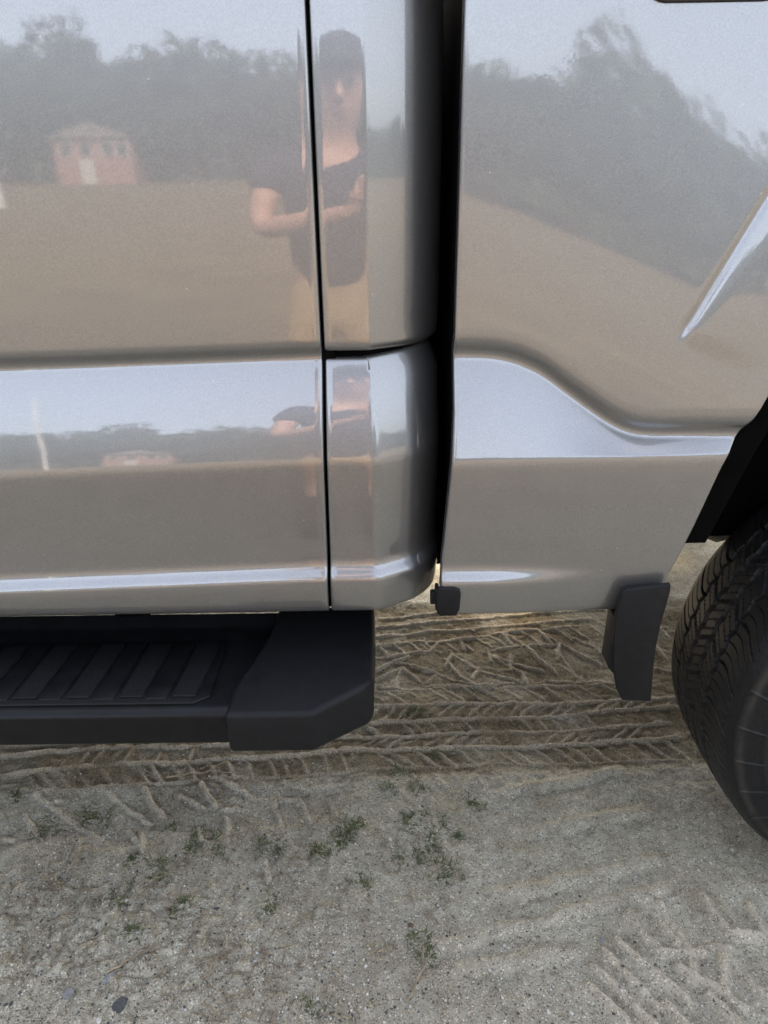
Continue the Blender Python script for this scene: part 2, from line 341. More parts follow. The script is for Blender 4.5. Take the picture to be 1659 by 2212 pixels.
# lumpier loose soil towards the lower left
loose = np.clip((-GX + 0.1) * 1.6, 0, 1) * np.clip((0.12 - GY) * 4, 0, 1) * near
Hh += loose * (np.abs(vnoise(GX, GY, 32, 16)) * 0.022 + np.abs(vnoise(GX, GY, 75, 17)) * 0.015)
Hh += vnoise(GX, GY, 0.15, 18) * 0.25 * (1 - near) * np.clip((np.hypot(GX, GY) - 4) / 10, 0, 1)
def land_rise(x, y):
    t = np.clip((np.hypot(x, y) - 42) / 36, 0, 1) * (np.asarray(y) < 0); return 2.1 * t * t * (3 - 2 * t)
Hh += land_rise(GX, GY)
me = grid_mesh('ground', np.stack([GX, GY, Hh], -1))
at = me.attributes.new('crest', 'FLOAT', 'POINT'); at.data.foreach_set('value', np.clip(Cr, 0, 1).astype(np.float32).ravel())
at = me.attributes.new('rut_shade', 'FLOAT', 'POINT'); at.data.foreach_set('value', np.clip(Shd, 0, 1).astype(np.float32).ravel())
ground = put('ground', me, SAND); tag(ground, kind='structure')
def ground_z(x, y):
    i = min(max(np.searchsorted(gx, x), 0), len(gx) - 1); j = min(max(np.searchsorted(gy, y), 0), len(gy) - 1); return float(Hh[i, j])

# ------------------------------------------------------------------ pickup truck
truck = empty('pickup_truck', (0, 0, 0))
tag(truck, 'silver metallic crew cab pickup truck parked on tracked sand', 'pickup truck')
def part(name, me, mat, parent=truck, smooth=True, ang=None):
    o = put(name, me, mat, parent, smooth)
    if ang: sharp(o, ang)
    return o

def smooth1(a, sig):
    if sig <= 0: return a
    n = int(sig * 4) + 1; k = np.exp(-0.5 * (np.arange(-n, n + 1) / sig) ** 2); k /= k.sum()
    return np.convolve(np.pad(a, n, mode='edge'), k, 'valid')
DZ = 0.0005
# slope dy/dz of the cab side: positive faces the sky, negative faces the ground
CAB_S = [(1.62, .028), (1.40, .008), (1.25, -.010), (1.17, -.02), (1.140, -.026), (1.132, -.35), (1.122, -.95), (1.115, -.35), (1.106, .40), (1.097, .36), (1.03, .28), (.966, .20),
         (.961, .16), (.953, -.03), (.94, -.055), (.80, -.045), (.786, -.02), (.775, .22), (.764, .72), (.756, .50), (.749, 0.0), (.735, -.10), (.70, -.18), (.688, -.45), (.682, -1.2), (.676, -2.5), (.66, -2.5)]
LOW_S = [(1.13, .40), (1.097, .36)] + CAB_S[10:]
UPC_S = CAB_S[:5] + [(1.133, -.12), (1.124, -.8), (1.118, -3.0), (1.10, -3.0)]
def profile(ctrl, sig=0.0025):
    c = np.array(sorted(ctrl)); z = np.arange(0.64, 1.64, DZ); s = np.interp(z, c[:, 0], c[:, 1]); s = smooth1(s, sig / DZ)
    y = np.concatenate([[0], np.cumsum((s[1:] + s[:-1]) / 2) * DZ]); return z, y - np.interp(1.2, z, y)
PZ, PY = profile(CAB_S); LZ, LY = profile(LOW_S); UZ, UY = profile(UPC_S)
LY += np.interp(1.06, PZ, PY) - np.interp(1.06, LZ, LY)          # the lower piece continues the door's shelf
CANON = np.array([.64, .680, .760, .956, 1.121, 1.64])
def cab_lines(x):
    xx = np.maximum(x, -1.3) + 0.1
    return np.stack([.64 + .01 * xx, .680 + .010 * xx, .760 + .0325 * xx, .956 + .033 * xx, 1.121 + .024 * xx, 1.64 + 0 * xx], -1)
def cab_y(x, z, pz, py):
    """side surface of the cab at plan x (array) and height z (array)"""
    L = cab_lines(x); out = np.empty_like(z)
    for i in range(x.shape[0]): out[i] = np.interp(np.interp(z[i], L[i, 0], CANON) if False else np.interp(z[i], L[i], CANON), pz, py)
    return out
ZROWS = np.unique(np.concatenate([np.arange(.66, .80, .0015), np.arange(.80, .93, .006), np.arange(.93, .985, .0012), np.arange(.985, 1.09, .004), np.arange(1.09, 1.15, .001), np.arange(1.15, 1.62, .008)]))
RF = 0.005
FIL = [(0.0, .030), (0.0, .012), (0.0, RF), (RF * .076, RF * .617), (RF * .293, RF * .293), (RF * .617, RF * .076), (RF, 0.0)]   # (distance from edge, depth)
def side_panel(name, xl, xr, zlo, zhi, pz, py, n=60, round_ends=(True, True), mat=None, parent=truck):
    """cab side sheet between the edge functions xl(z), xr(z), hemmed inward all round"""
    z = ZROWS[(ZROWS > zlo + RF * 1.2) & (ZROWS < zhi - RF * 1.2)]
    zz = np.concatenate([[zlo + d for d, _ in FIL], z, [zhi - d for d, _ in FIL[::-1]]])
    zd = np.concatenate([[e for _, e in FIL], 0 * z, [e for _, e in FIL[::-1]]])
    rows = []
    uL = [(0, d, e) for d, e in FIL] if round_ends[0] else [(0, 0, 0)]
    uR = [(1, d, e) for d, e in FIL[::-1]] if round_ends[1] else [(1, 0, 0)]
    cols = uL + [(None, t, 0) for t in np.linspace(0, 1, n + 2)[1:-1]] + uR
    X = np.empty((len(cols), len(zz))); E = np.empty_like(X)
    a = xl(zz); b = xr(zz)
    for i, (k, d, e) in enumerate(cols):
        X[i] = a + d if k == 0 else b - d if k == 1 else a + (b - a) * d
        E[i] = e
    Z = np.tile(zz, (len(cols), 1)); Y = np.empty_like(X)
    for j in range(len(zz)): pass
    for i in range(len(cols)):
        L = cab_lines(X[i]); ze = np.empty(len(zz))
        for j in range(len(zz)): ze[j] = np.interp(zz[j], L[j], CANON)
        Y[i] = np.interp(ze, pz, py)
    Y += np.maximum(E, zd[None, :])
    return part(name, grid_mesh(name, np.stack([X, Y, Z], -1)), mat or PAINT, parent)

cst = lambda v: (lambda z: np.full_like(z, v))
gapx = lambda z: np.interp(z, [.66, .70, .956, 1.12, 1.6], [-.0965, -.0955, -.0915, -.0895, -.0885])   # rear edge of the rear door
def door_bottom(x): return .681
rear_door = side_panel('rear_door', cst(-1.08), gapx, .6825, 1.60, PZ, PY, 70)
front_door = side_panel('front_door', cst(-2.16), cst(-1.088), .6825, 1.60, PZ, PY, 40)
fender = side_panel('front_fender', cst(-2.60), cst(-2.168), .6825, 1.50, PZ, PY, 24)

# cab corner: plan path that turns away behind the door, then dives into the gap before the bed
def corner_path():
    pts = []
    x0 = -.0845
    for d, e in FIL: pts.append((x0 + d, e, 0))
    for t in np.linspace(.1, .93, 9): pts.append((x0 + RF + t * (-.015 - .004 - x0 - RF), 0, 0))
    a30 = R(30); rad = .008; xc = -.0185
    for t in np.linspace(0, 1, 8): pts.append((xc + rad * math.sin(a30 * t), rad * (1 - math.cos(a30 * t)), a30 * t))
    x, y = pts[-1][0], pts[-1][1]
    for t in np.linspace(.04, 1, 20): pts.append((x + .050 * t * math.cos(a30), y + .050 * t * math.sin(a30), a30))
    x, y = pts[-1][0], pts[-1][1]; a1 = R(88); rad = .128
    for t in np.linspace(.04, 1, 22):
        a = a30 + (a1 - a30) * t; pts.append((x + rad * (math.sin(a) - math.sin(a30)), y + rad * (math.cos(a30) - math.cos(a)), a))
    x, y = pts[-1][0], pts[-1][1]
    for t in (.02, .06, .12): pts.append((x + t * math.cos(a1), y + t * math.sin(a1), a1))
    return pts
CPATH = corner_path()
def corner_panel(name, zlo, zhi, pz, py, rise=0.0):
    zmid = ZROWS[(ZROWS > zlo + RF * 1.2) & (ZROWS < zhi - RF * 1.2)]
    zz = np.concatenate([[zlo + d for d, _ in FIL], zmid, [zhi - d for d, _ in FIL[::-1]]])
    zd = np.concatenate([[e for _, e in FIL], 0 * zmid, [e for _, e in FIL[::-1]]])
    P = np.empty((len(CPATH), len(zz), 3)); L = cab_lines(np.array([-.08]))[0]
    ze = np.interp(zz, L, CANON); base = np.interp(ze, pz, py)
    for i, (x, y, a) in enumerate(CPATH):
        off = base + zd; sc = 1.0 - min(1, max(0, (a - R(30)) / R(58))) ** 1.2         # flare offset along the plan normal, dying out inside the gap
        edge = gapx(zz) - gapx(np.array([1.5]))[0]; w = 1 - min(1, max(0, (x + .0845) / .06))
        P[i, :, 0] = x + edge * w - np.where(off < 0, off * sc, off) * math.sin(a)
        P[i, :, 1] = y + np.where(off < 0, off * (sc if a > 0 else 1), off) * math.cos(a)
        P[i, :, 2] = zz + rise * min(1, max(0, (x + .03) / .10)) * np.clip((zz - 1.0) / .1, 0, 1)
    return part(name, grid_mesh(name, P), PAINT)
corner_up = corner_panel('cab_corner_panel', 1.1190, 1.60, UZ, UY)
corner_lo = corner_panel('rocker_corner_panel', .6825, 1.1095, LZ, LY, .008)

# black rubber seen in the gaps
part('door_seal', box_mesh('door_seal', -.112, -.070, .016, .034, .684, 1.60, .003), BLACK)
part('door_seal', box_mesh('door_seal', -.112, -.080, -.010, .004, .686, .735, .002), BLACK)
part('seam_sealer', prism_mesh('seam_sealer', [(-.092, .026), (-.018, .026), (.03, .052), (.065, .11), (.05, .13), (-.03, .06), (-.092, .06)], 'z', 1.090, 1.138, .002), BLACK)

# ---- bed side
BX = np.array([985, 1060, 1110, 1170, 1240, 1300, 1340, 1380, 1450, 1610], float); BYp = np.array([757, 757, 766, 792, 845, 888, 912, 922, 920, 914], float)
_pts = [survey(a, b, y=(-.0 if a < 1150 else -.012)) for a, b in zip(BX, BYp)]
ZCX = np.array([p.x for p in _pts]); ZCZ = np.array([p.z for p in _pts])
xs_f = np.arange(.05, 2.6, .002); zc_f = np.interp(xs_f, ZCX, ZCZ); zc_f = smooth1(zc_f, 7)
def zc(x): return np.interp(x, xs_f, zc_f)
Z2 = lambda x: .9605 + .012 * (x - .11)
BLOW = [(.655, -2.5), (.668, -1.6), (.676, -.6), (.69, -.22), (.72, -.14), (.80, -.05), (.938, -.05), (.951, -.035), (.956, .02), (.962, .16), (.968, .20), (1.03, .27), (1.12, .34), (1.3, .34)]
_ar = [(survey(a, b, y=c).x, survey(a, b, y=c).z) for a, b, c in ((1447, 1260, -.048), (1470, 1219, -.048), (1510, 1130, -.046), (1569, 990, -.044), (1600, 940, -.036), (1659, 838, -.032))]
ARCH = [(_ar[0][0] - .003, .690)] + _ar + [(_ar[-1][0] + .02, _ar[-1][1] + .05), (.615, 1.135), (.70, 1.185), (.86, 1.212), (1.05, 1.216), (1.24, 1.212), (1.40, 1.185), (1.49, 1.13), (1.53, 1.045), (1.565, .95), (1.60, .82), (1.625, .70)]
def bed_left(z): return np.interp(z, [.67, .74, .80, .95, 1.03, 1.12, 1.3, 1.62], [.0905, .0915, .0945, .1035, .107, .1065, .1065, .1065])
BZ = np.arange(.65, 1.66, .001); YTOP = -.010
def bed_column(x):
    """y over BZ for one plan x"""
    c = np.array(BLOW); s = np.interp(BZ - (Z2(x) - .9605), c[:, 0], c[:, 1])
    w = max(0.0, min(1.0, (x - .15) / .25)); w = 1 - w * w * (3 - 2 * w); z3 = .757 + .002
    bumpS = np.interp(BZ - z3, [-.024, -.012, -.004, .004, .014, .028], [0, .05, .55, .78, .22, 0])
    s = s + w * bumpS; k = zc(x); rel = BZ - k
    g = np.interp(rel, [-.019, -.012, -.004, .004, .012, .022, .034], [.36, .25, -.38, -.95, -.50, -.05, .0])
    s = np.where(rel < -.019, s, np.where(rel < .034, g, np.interp(BZ, [1.15, 1.40, 1.6], [-.004, .013, .025])))
    s = smooth1(s, 3.0)
    y = np.concatenate([[0], np.cumsum((s[1:] + s[:-1]) / 2) * .001])
    tx = min(1, max(0, (x - .12) / .40)); yc = -.0445 + .0 * tx * tx * (3 - 2 * tx)
    y = y - np.interp(Z2(x), BZ, y) + yc                     # anchored on the crease line
    # upper sheet: nearly upright, swelling gently round the wheel opening
    rho = np.hypot(x - 1.06, BZ - .62); flare = -.5 * .30 * np.maximum(0, 1.20 - rho) ** 2
    zg = k + .034; want = -.004 + np.interp(zg, BZ, flare); have = np.interp(zg, BZ, y)
    t = np.clip((BZ - Z2(x) - .006) / (k - .016 - Z2(x) - .006), 0, 1)        # the shelf takes up the difference
    return y + (want - have) * t + np.where(BZ > zg, flare - np.interp(zg, BZ, flare), 0)
BC_X = np.unique(np.concatenate([np.arange(.085, .68, .004), np.arange(.68, 2.35, .02)]))
BC = np.array([bed_column(x) for x in BC_X])
FLA = (survey(1466, 736, y=-.018).x, survey(1466, 736, y=-.018).z); FLB = (survey(1659, 428, y=-.012).x, survey(1659, 428, y=-.012).z)
def bed_y(x, z):
    x = np.asarray(x, float); z = np.asarray(z, float)
    fi = np.interp(x, BC_X, np.arange(len(BC_X))); i0 = np.clip(np.floor(fi).astype(int), 0, len(BC_X) - 2); f = fi - i0
    zi = np.clip((z - BZ[0]) / .001, 0, len(BZ) - 1.001); j = np.floor(zi).astype(int); g = zi - j
    y = (BC[i0, j] * (1 - g) + BC[i0, j + 1] * g) * (1 - f) + (BC[i0 + 1, j] * (1 - g) + BC[i0 + 1, j + 1] * g) * f
    # slanting flare line that rises over the wheel opening
    A = np.array(FLA); B = np.array(FLB); d = B - A; L = np.hypot(*d); d = d / L; nrm = np.array([d[1], -d[0]])
    l = (x - A[0]) * d[0] + (z - A[1]) * d[1]; s = (x - A[0]) * nrm[0] + (z - A[1]) * nrm[1]
    amp = np.clip((l + .006) / .035, 0, 1); amp = amp * amp * (3 - 2 * amp)
    wid = .020 + .024 * np.clip(l / L, 0, 1.3)
    t = np.clip((s + .004) / wid, 0, 1)
    prof = (1 - np.cos(np.pi * np.clip(t, 0, 1) ** .62)) / 2
    gro = np.exp(-((s + .004) / .006) ** 2)
    fade = 1 - np.clip((s - wid) / (.10 + .2 * np.clip(l / L, 0, 1)), 0, 1); fade = fade * fade * (3 - 2 * fade)
    return y - amp * (.0032 * (.6 + .6 * np.clip(l / L, 0, 1.4))) * prof * fade + amp * .0026 * gro
def bed_side_mesh():
    zt = 1.655; XS = .612
    ap = np.array(ARCH); tt = np.concatenate([[0], np.cumsum(np.hypot(*np.diff(ap, axis=0).T))]); u = np.arange(0, tt[-1], .004)
    ax = smooth1(np.interp(u, tt, ap[:, 0]), 4); az = smooth1(np.interp(u, tt, ap[:, 1]), 4)
    k = np.argmax(ax > XS); zs = az[k]
    # front sheet: horizontal rows from the bed's front edge to the wheel opening
    z0 = .680
    zz = np.concatenate([[z0 + d for d, _ in FIL], np.arange(z0 + RF + .0015, zt, .0021)]); zd = np.concatenate([[e for _, e in FIL], np.zeros(len(zz) - len(FIL))])
    xl = bed_left(zz); xr = np.where(zz < zs, np.interp(zz, az[:k + 1], ax[:k + 1]), XS)
    cut = np.clip((.700 - zz) / .02, 0, 1); xr = xr - .012 * cut ** 2
    hem = np.clip((zs - .01 - zz) / .02, 0, 1)
    rows = [(0, d, e) for d, e in FIL] + [(None, t, 0) for t in np.linspace(0, 1, 232)[1:-1]] + [(1, d, e) for d, e in FIL[::-1]]
    X = np.empty((len(rows), len(zz))); E = np.empty_like(X)
    for i, (kk, d, e) in enumerate(rows):
        X[i] = xl + d if kk == 0 else xr - d if kk == 1 else xl + RF + (xr - xl - 2 * RF) * d
        E[i] = e * (hem if kk == 1 else 1)
    Z = np.tile(zz, (len(rows), 1)) - np.where(True, .0, 0) + (np.interp(X, [.09, .455], [.0065, -.004])) * np.clip((.76 - zz) / .08, 0, 1)
    Y = bed_y(X, Z) + np.maximum(E, zd[None, :])
    P1 = np.stack([X, Y, Z], -1)
    # rear sheet: vertical columns over and behind the wheel opening
    bx = np.concatenate([[XS], ax[k + 1:][ax[k + 1:] > XS + .001], np.linspace(1.64, 2.25, 30)]); bz = np.concatenate([[zs], az[k + 1:][ax[k + 1:] > XS + .001], np.full(30, .70)])
    bx = np.maximum.accumulate(bx + np.arange(len(bx)) * 1e-5)
    v = np.linspace(0, 1, 120); X2 = np.tile(bx[:, None], (1, 120 + len(FIL) - 1)); Z2_ = np.array([np.concatenate([[b + d for d, _ in FIL], b + RF + (zt - b - RF) * v[1:]]) for b in bz]); E2 = np.tile(np.concatenate([[e for _, e in FIL], 0 * v[1:]]), (len(bx), 1))
    P2 = np.stack([X2, bed_y(X2, Z2_) + E2, Z2_], -1)
    n1 = P1.shape[0] * P1.shape[1]
    return mesh_np('bed_side', np.concatenate([P1.reshape(-1, 3), P2.reshape(-1, 3)]), np.concatenate([grid_quads(*P1.shape[:2]), grid_quads(*P2.shape[:2]) + n1]))
bed_side = part('bed_side', bed_side_mesh(), PAINT)

# ---- fuel door high on the bed side
def rrect(x0, x1, z0, z1, r, n=6):
    p = []
    for cx, cz, a0 in ((x1 - r, z1 - r, 0), (x0 + r, z1 - r, 90), (x0 + r, z0 + r, 180), (x1 - r, z0 + r, 270)):
        for k in range(n + 1): a = R(a0 + 90 * k / n); p.append((cx + r * math.cos(a), cz + r * math.sin(a)))
    return p
fz0 = survey(1500, 6, y=0.0).z; fx0 = survey(1388, 0, y=0).x
fyo = float(bed_y(fx0 + .09, 1.56)) + .002
part('fuel_door_gasket', prism_mesh('fuel_door_gasket', rrect(fx0, fx0 + .175, fz0, fz0 + .09, .028), 'y', fyo - .006, fyo + .03, .002), RUBBER, smooth=False)
fd = part('fuel_door', prism_mesh('fuel_door', rrect(fx0 + .006, fx0 + .169, fz0 + .006, fz0 + .084, .024), 'y', fyo - .009, fyo + .02, .003), PAINT, ang=30)

# ---- the far flank mirrors the near one
YM = 1.0
for o in (rear_door, front_door, fender, corner_up, corner_lo, bed_side, fd):
    c = link_copy(o, o.name, truck); c.location = (0, 2 * YM, 0); c.scale = (1, -1, 1)

# ---- hidden shell: cab, glass, bed floor, hood
part('cab_floor', box_mesh('cab_floor', -2.15, .03, .06, 1.94, .70, .80, .01), BLACK)
part('cab_rear_wall', box_mesh('cab_rear_wall', .045, .086, .20, 1.84, .70, 1.60, .004), BLACK)
rf = part('cab_roof', prism_mesh('cab_roof', [(-1.95, 2.02), (-1.75, 2.07), (-.9, 2.09), (-.1, 2.06), (.0, 2.02)], 'y', .26, 1.74, .03, 4), PAINT)
sh = prism_mesh('greenhouse', [(-2.16, 1.59), (.055, 1.59), (.0, 2.02), (-1.70, 2.02)], 'y', 0, 1)
for v in sh.vertices:
    f = (v.co.z - 1.59) / .43; v.co.y = (.03 + .2 * f) if v.co.y < .5 else 2 * YM - (.03 + .2 * f)
part('greenhouse_glass', sh, GLASSM, smooth=False)
def pillar(name, x0, z0, x1, z1, w):
    for side in (0, 1):
        V, Q = tube_geo([(x0, .035, z0), (x1, .225, z1)], [w, w * .8], 8)
        if side: V = [Vector((p.x, 2 * YM - p.y, p.z)) for p in V]
        part(name, mesh_py(name, V, Q), PAINT)
pillar('front_pillar', -2.16, 1.59, -1.70, 2.03, .045); pillar('middle_pillar', -1.08, 1.59, -1.02, 2.03, .04); pillar('rear_pillar', .03, 1.59, -.02, 2.03, .06)
part('hood', prism_mesh('hood', [(-3.35, 1.05), (-3.35, 1.38), (-3.2, 1.45), (-2.17, 1.56), (-2.17, 1.05)], 'y', .05, 1.95, .04, 4), PAINT)
part('grille', box_mesh('grille', -3.39, -3.34, .35, 1.65, 1.02, 1.36, .02), PLASTIC)
for y in (.18, 1.82): part('headlight', box_mesh('headlight', -3.40, -3.33, y - .13, y + .13, 1.08, 1.34, .02), CLEARLENS)
part('front_bumper', box_mesh('front_bumper', -3.55, -3.38, .03, 1.97, .62, .95, .05), ALLOY)
part('bed_front_wall', box_mesh('bed_front_wall', .1085, .130, .026, 1.97, .70, 1.668, .004), BLACK)  # coloured black to stand in for the darkness of the cab gap
part('bed_floor', box_mesh('bed_floor', .15, 2.22, .09, 1.91, 1.02, 1.06), BLACK)
for y in (.09, 1.83): part('bed_inner_wall', box_mesh('bed_inner_wall', .15, 2.22, y, y + .08, 1.05, 1.64), BLACK)
for y in (-.0, 1.90): part('bed_rail_cap', box_mesh('bed_rail_cap', .11, 2.25, y + .012, y + .09, 1.645, 1.668, .008), PLASTIC)
tg_ = part('tailgate', box_mesh('tailgate', 2.20, 2.26, .06, 1.94, .85, 1.65, .015), PAINT)
part('tailgate_handle', box_mesh('tailgate_handle', 2.262, 2.28, .9, 1.1, 1.42, 1.48, .008), PLASTIC, tg_)
for y in (.02, 1.90): part('tail_light', box_mesh('tail_light', 2.20, 2.275, y, y + .08, 1.2, 1.56, .015), REDLENS)
part('rear_bumper', box_mesh('rear_bumper', 2.25, 2.48, .03, 1.97, .62, .84, .04), ALLOY)
for y in (.52, 1.36): part('frame_rail', box_mesh('frame_rail', -3.2, 2.3, y, y + .09, .70, .84, .01), BLACK)
part('rear_axle', mesh_py('rear_axle', *tube_geo([(1.05, .2, .45), (1.05, 1.8, .45)], [.055, .055], 14)), STEEL)
part('differential', mesh_py('differential', *tube_geo([(.9, 1, .45), (.95, 1, .45), (1.05, 1, .45), (1.15, 1, .45), (1.2, 1, .45)], [.03, .12, .16, .12, .03], 16)), STEEL)
part('fuel_tank_blocker', box_mesh('fuel_tank_blocker', -1.35, -.06, .62, 1.32, .40, .74, .06, 4), BLACK)  # unseen underbody parts down to the cross members, added to block far-side light
part('muffler_blocker', box_mesh('muffler_blocker', -.9, -.2, 1.46, 1.72, .46, .66, .08, 4), BLACK)
part('spare_tyre_blocker', mesh_py('spare_tyre_blocker', *tube_geo([(1.85, 1.0, .50), (1.85, 1.0, .52), (1.85, 1.0, .70), (1.85, 1.0, .72)], [.3, .38, .38, .3], 28)), BLACK)
part('drive_shaft_blocker', mesh_py('drive_shaft_blocker', *tube_geo([(-1.5, 1.0, .52), (.9, 1.0, .46)], [.045, .045], 12)), BLACK)
part('exhaust_pipe_blocker', mesh_py('exhaust_pipe_blocker', *tube_geo([(-.2, 1.6, .56), (.3, 1.6, .60), (.7, 1.45, .82), (1.4, 1.45, .82), (1.8, 1.62, .62), (2.4, 1.75, .60)], [.035] * 6, 10)), STEEL)
for x in (-2.0, -.05, .45, 1.6): part('cross_member_blocker', box_mesh('cross_member_blocker', x - .06, x + .06, .5, 1.45, .74, .80, .01), BLACK)  # unseen, added to keep light from under the truck
part('front_axle', mesh_py('front_axle', *tube_geo([(-2.95, .2, .45), (-2.95, 1.8, .45)], [.05, .05], 14)), STEEL)
part('cab_mount_bracket', prism_mesh('cab_mount_bracket', [(.03, .82), (.124, .82), (.124, .70), (.112, .672), (.07, .665), (.03, .68)], 'y', .16, .20, .004), BLACK)
part('wheel_liner', prism_mesh('wheel_liner', [(.542, .79), (.585, .93), (.625, 1.05), (.72, 1.205), (1.38, 1.205), (1.50, 1.05), (1.60, .76), (1.66, .76), (1.56, 1.08), (1.42, 1.28), (.66, 1.28), (.565, 1.06), (.525, .93), (.493, .79)], 'y', .012, .45), BLACK, smooth=False)
part('wheel_house_wall', box_mesh('wheel_house_wall', .50, 1.64, .29, .32, .66, 1.27), BLACK)
for o in [c for c in truck.children if c.name in ('wheel_liner', 'wheel_house_wall')]:
    c = link_copy(o, o.name, truck); c.location = (0, 2 * YM, 0); c.scale = (1, -1, 1)

# ---- wheels: tread cut into the tyre as real relief
def tyre_mesh(R0=.443, W=.285, RIM=.262):
    NA = 2560; circ = 2 * math.pi * R0; a = np.arange(NA) / NA * circ
    c_tread = np.linspace(.004, W - .004, 190)
    per = circ / 128
    A, Cc = np.meshgrid(a, c_tread, indexing='ij')
    crown = -.010 * np.abs((Cc - W / 2) / (W / 2)) ** 2.4 - .006 * np.clip(np.abs(Cc - W / 2) / (W / 2) - .86, 0, 1) / .14
    def saw(x): return x - np.floor(x)
    dep = np.zeros_like(A)
    def cut(mask, d): np.copyto(dep, np.maximum(dep, mask * d))
    def zig(x, amp, p): return amp * (2 * np.abs(2 * saw(x / p) - 1) - 1)
    for c0, w_ in ((.083, .0075), (.128, .0085), (.170, .0085), (.213, .0065)):
        cut(np.clip(1.6 - np.abs(Cc - c0 - zig(A, .0032, per * 2)) / (w_ / 2) * 1.0, 0, 1), .0085)
    def sipes(c_lo, c_hi, fn, p, w_, d, every=0, w2=0, d2=0):
        inside = (Cc > c_lo) & (Cc < c_hi); ph_ = (A - fn(Cc)) / p; r = np.abs(ph_ - np.round(ph_)) * p
        cut(np.clip(2.2 - 1.7 * r / (w_ / 2), 0, 1) * inside, d)
        if every:
            ph2 = ph_ / every; r2 = np.abs(ph2 - np.round(ph2)) * p * every; cut(np.clip(1.7 - r2 / (w2 / 2), 0, 1) * inside, d2)
    shz = lambda c: np.interp(c, [0, .050, .064, .085], [.046, .004, 0, .002])
    sipes(.010, .080, shz, per, .0022, .004, 4, .0045, .0075)
    sipes(.086, .124, lambda c: -.9 * (c - .10) + .0016 * np.sin(c * 900), per, .0020, .0035, 4, .0085, .008)
    sipes(.131, .167, lambda c: .7 * (c - .15) + .0016 * np.sin(c * 900), per, .0020, .0035, 4, .0060, .007)
    sipes(.173, .210, lambda c: -.8 * (c - .19) + .0016 * np.sin(c * 900), per, .0020, .0035, 4, .0070, .007)
    sipes(.215, W - .008, lambda c: .2 - shz(W - c), per, .0022, .004, 4, .0050, .0075)
    rad = R0 + crown - dep
    Yt = Cc.copy()
    # sidewalls: shoulder roll, bulge and bead
    def wall(sgn):
        t = np.linspace(0, 1, 40)[1:]
        rr = (R0 - .016) + (RIM - (R0 - .016)) * t
        bul = .0165 * np.sin(np.pi * np.clip(t * .92 + .08, 0, 1)) ** .8
        AA, T = np.meshgrid(a, t, indexing='ij'); rr2 = np.tile(rr, (NA, 1)); yy = np.tile(-bul, (NA, 1))
        ph_ = (AA - .30 * T * .2) / (per * 4); r = np.abs(ph_ - np.round(ph_)) * per * 4
        yy -= np.clip(1.5 - r / .0028, 0, 1) * .0022 * ((T > .03) & (T < .34))
        yy -= .0022 * ((T > .33) & (T < .36)) + .0018 * ((T > .62) & (T < .64))
        k = saw(AA / .0045); yy -= .0010 * (k < .5) * ((T > .38) & (T < .58)) * (saw(AA / .45) < .55)
        return rr2, (yy if sgn < 0 else W - yy)
    r1, y1 = wall(-1); r2, y2 = wall(1)
    RR = np.concatenate([r1[:, ::-1], rad, r2], 1); YY = np.concatenate([y1[:, ::-1], Yt, y2], 1)
    th = (a / R0)[:, None]
    P = np.stack([RR * np.cos(th), YY, RR * np.sin(th)], -1)
    dust = np.concatenate([np.clip(1 - np.abs(np.tile(np.linspace(1, .025, 39), (NA, 1)) - .10) / .06, 0, 1) * .35, np.clip(dep / .008, 0, 1) * .12 + .04, np.zeros_like(r2)], 1)
    # flatten the footprint a little
    k = P[..., 2] < -(R0 - .006); P[..., 2] = np.where(k, -(R0 - .006) + (P[..., 2] + R0 - .006) * .2, P[..., 2])
    me = grid_mesh('tyre', P, flip=True, close_u=True)
    at = me.attributes.new('dust', 'FLOAT', 'POINT'); at.data.foreach_set('value', dust.astype(np.float32).ravel())
    return me
def lathe(prof, n=64):
    P = np.array([[(r * math.cos(2 * math.pi * i / n), y, r * math.sin(2 * math.pi * i / n)) for r, y in prof] for i in range(n)])
    return P
TW, TR = .285, .443
TYRE_ME = tyre_mesh(TR, TW); TYRE_ME.materials.append(TYRE); _nv = 39 + 190 + 39 - 1; TYRE_ME.polygons.foreach_set('use_smooth', np.tile((np.arange(_nv) < 38) | (np.arange(_nv) > 229), len(TYRE_ME.polygons) // _nv))
RIM_ME = grid_mesh('rim', lathe([(.268, .0), (.268, .012), (.250, .02), (.235, .06), (.225, .2), (.262, .27), (.268, .285)]), flip=True, close_u=True)
spb = bmesh.new()
for k in range(6):
    a = 2 * math.pi * k / 6
    vs_ = []
    for (r, w, y0) in ((.06, .035, .03), (.15, .030, .022), (.245, .045, .03)):
        for s in (-1, 1):
            for dy in (0, .03):
                vs_.append(spb.verts.new((r * math.cos(a) - s * w * math.sin(a), y0 + dy, r * math.sin(a) + s * w * math.cos(a))))
    for i in (0, 4):
        q = vs_[i:i + 8]
        for f in ((0, 2, 6, 4), (1, 5, 7, 3), (0, 4, 5, 1), (2, 3, 7, 6)): spb.faces.new([q[j] for j in f])
bmesh.ops.recalc_face_normals(spb, faces=spb.faces[:]); SPOKE_ME = bpy.data.meshes.new('spokes'); spb.to_mesh(SPOKE_ME); spb.free()
HUB_ME = grid_mesh('hub', lathe([(.001, .0), (.05, .002), (.07, .012), (.085, .03), (.085, .10)], 32), flip=True, close_u=True)
wheel_lbl = {(1.047, 0): 'near rear wheel', }
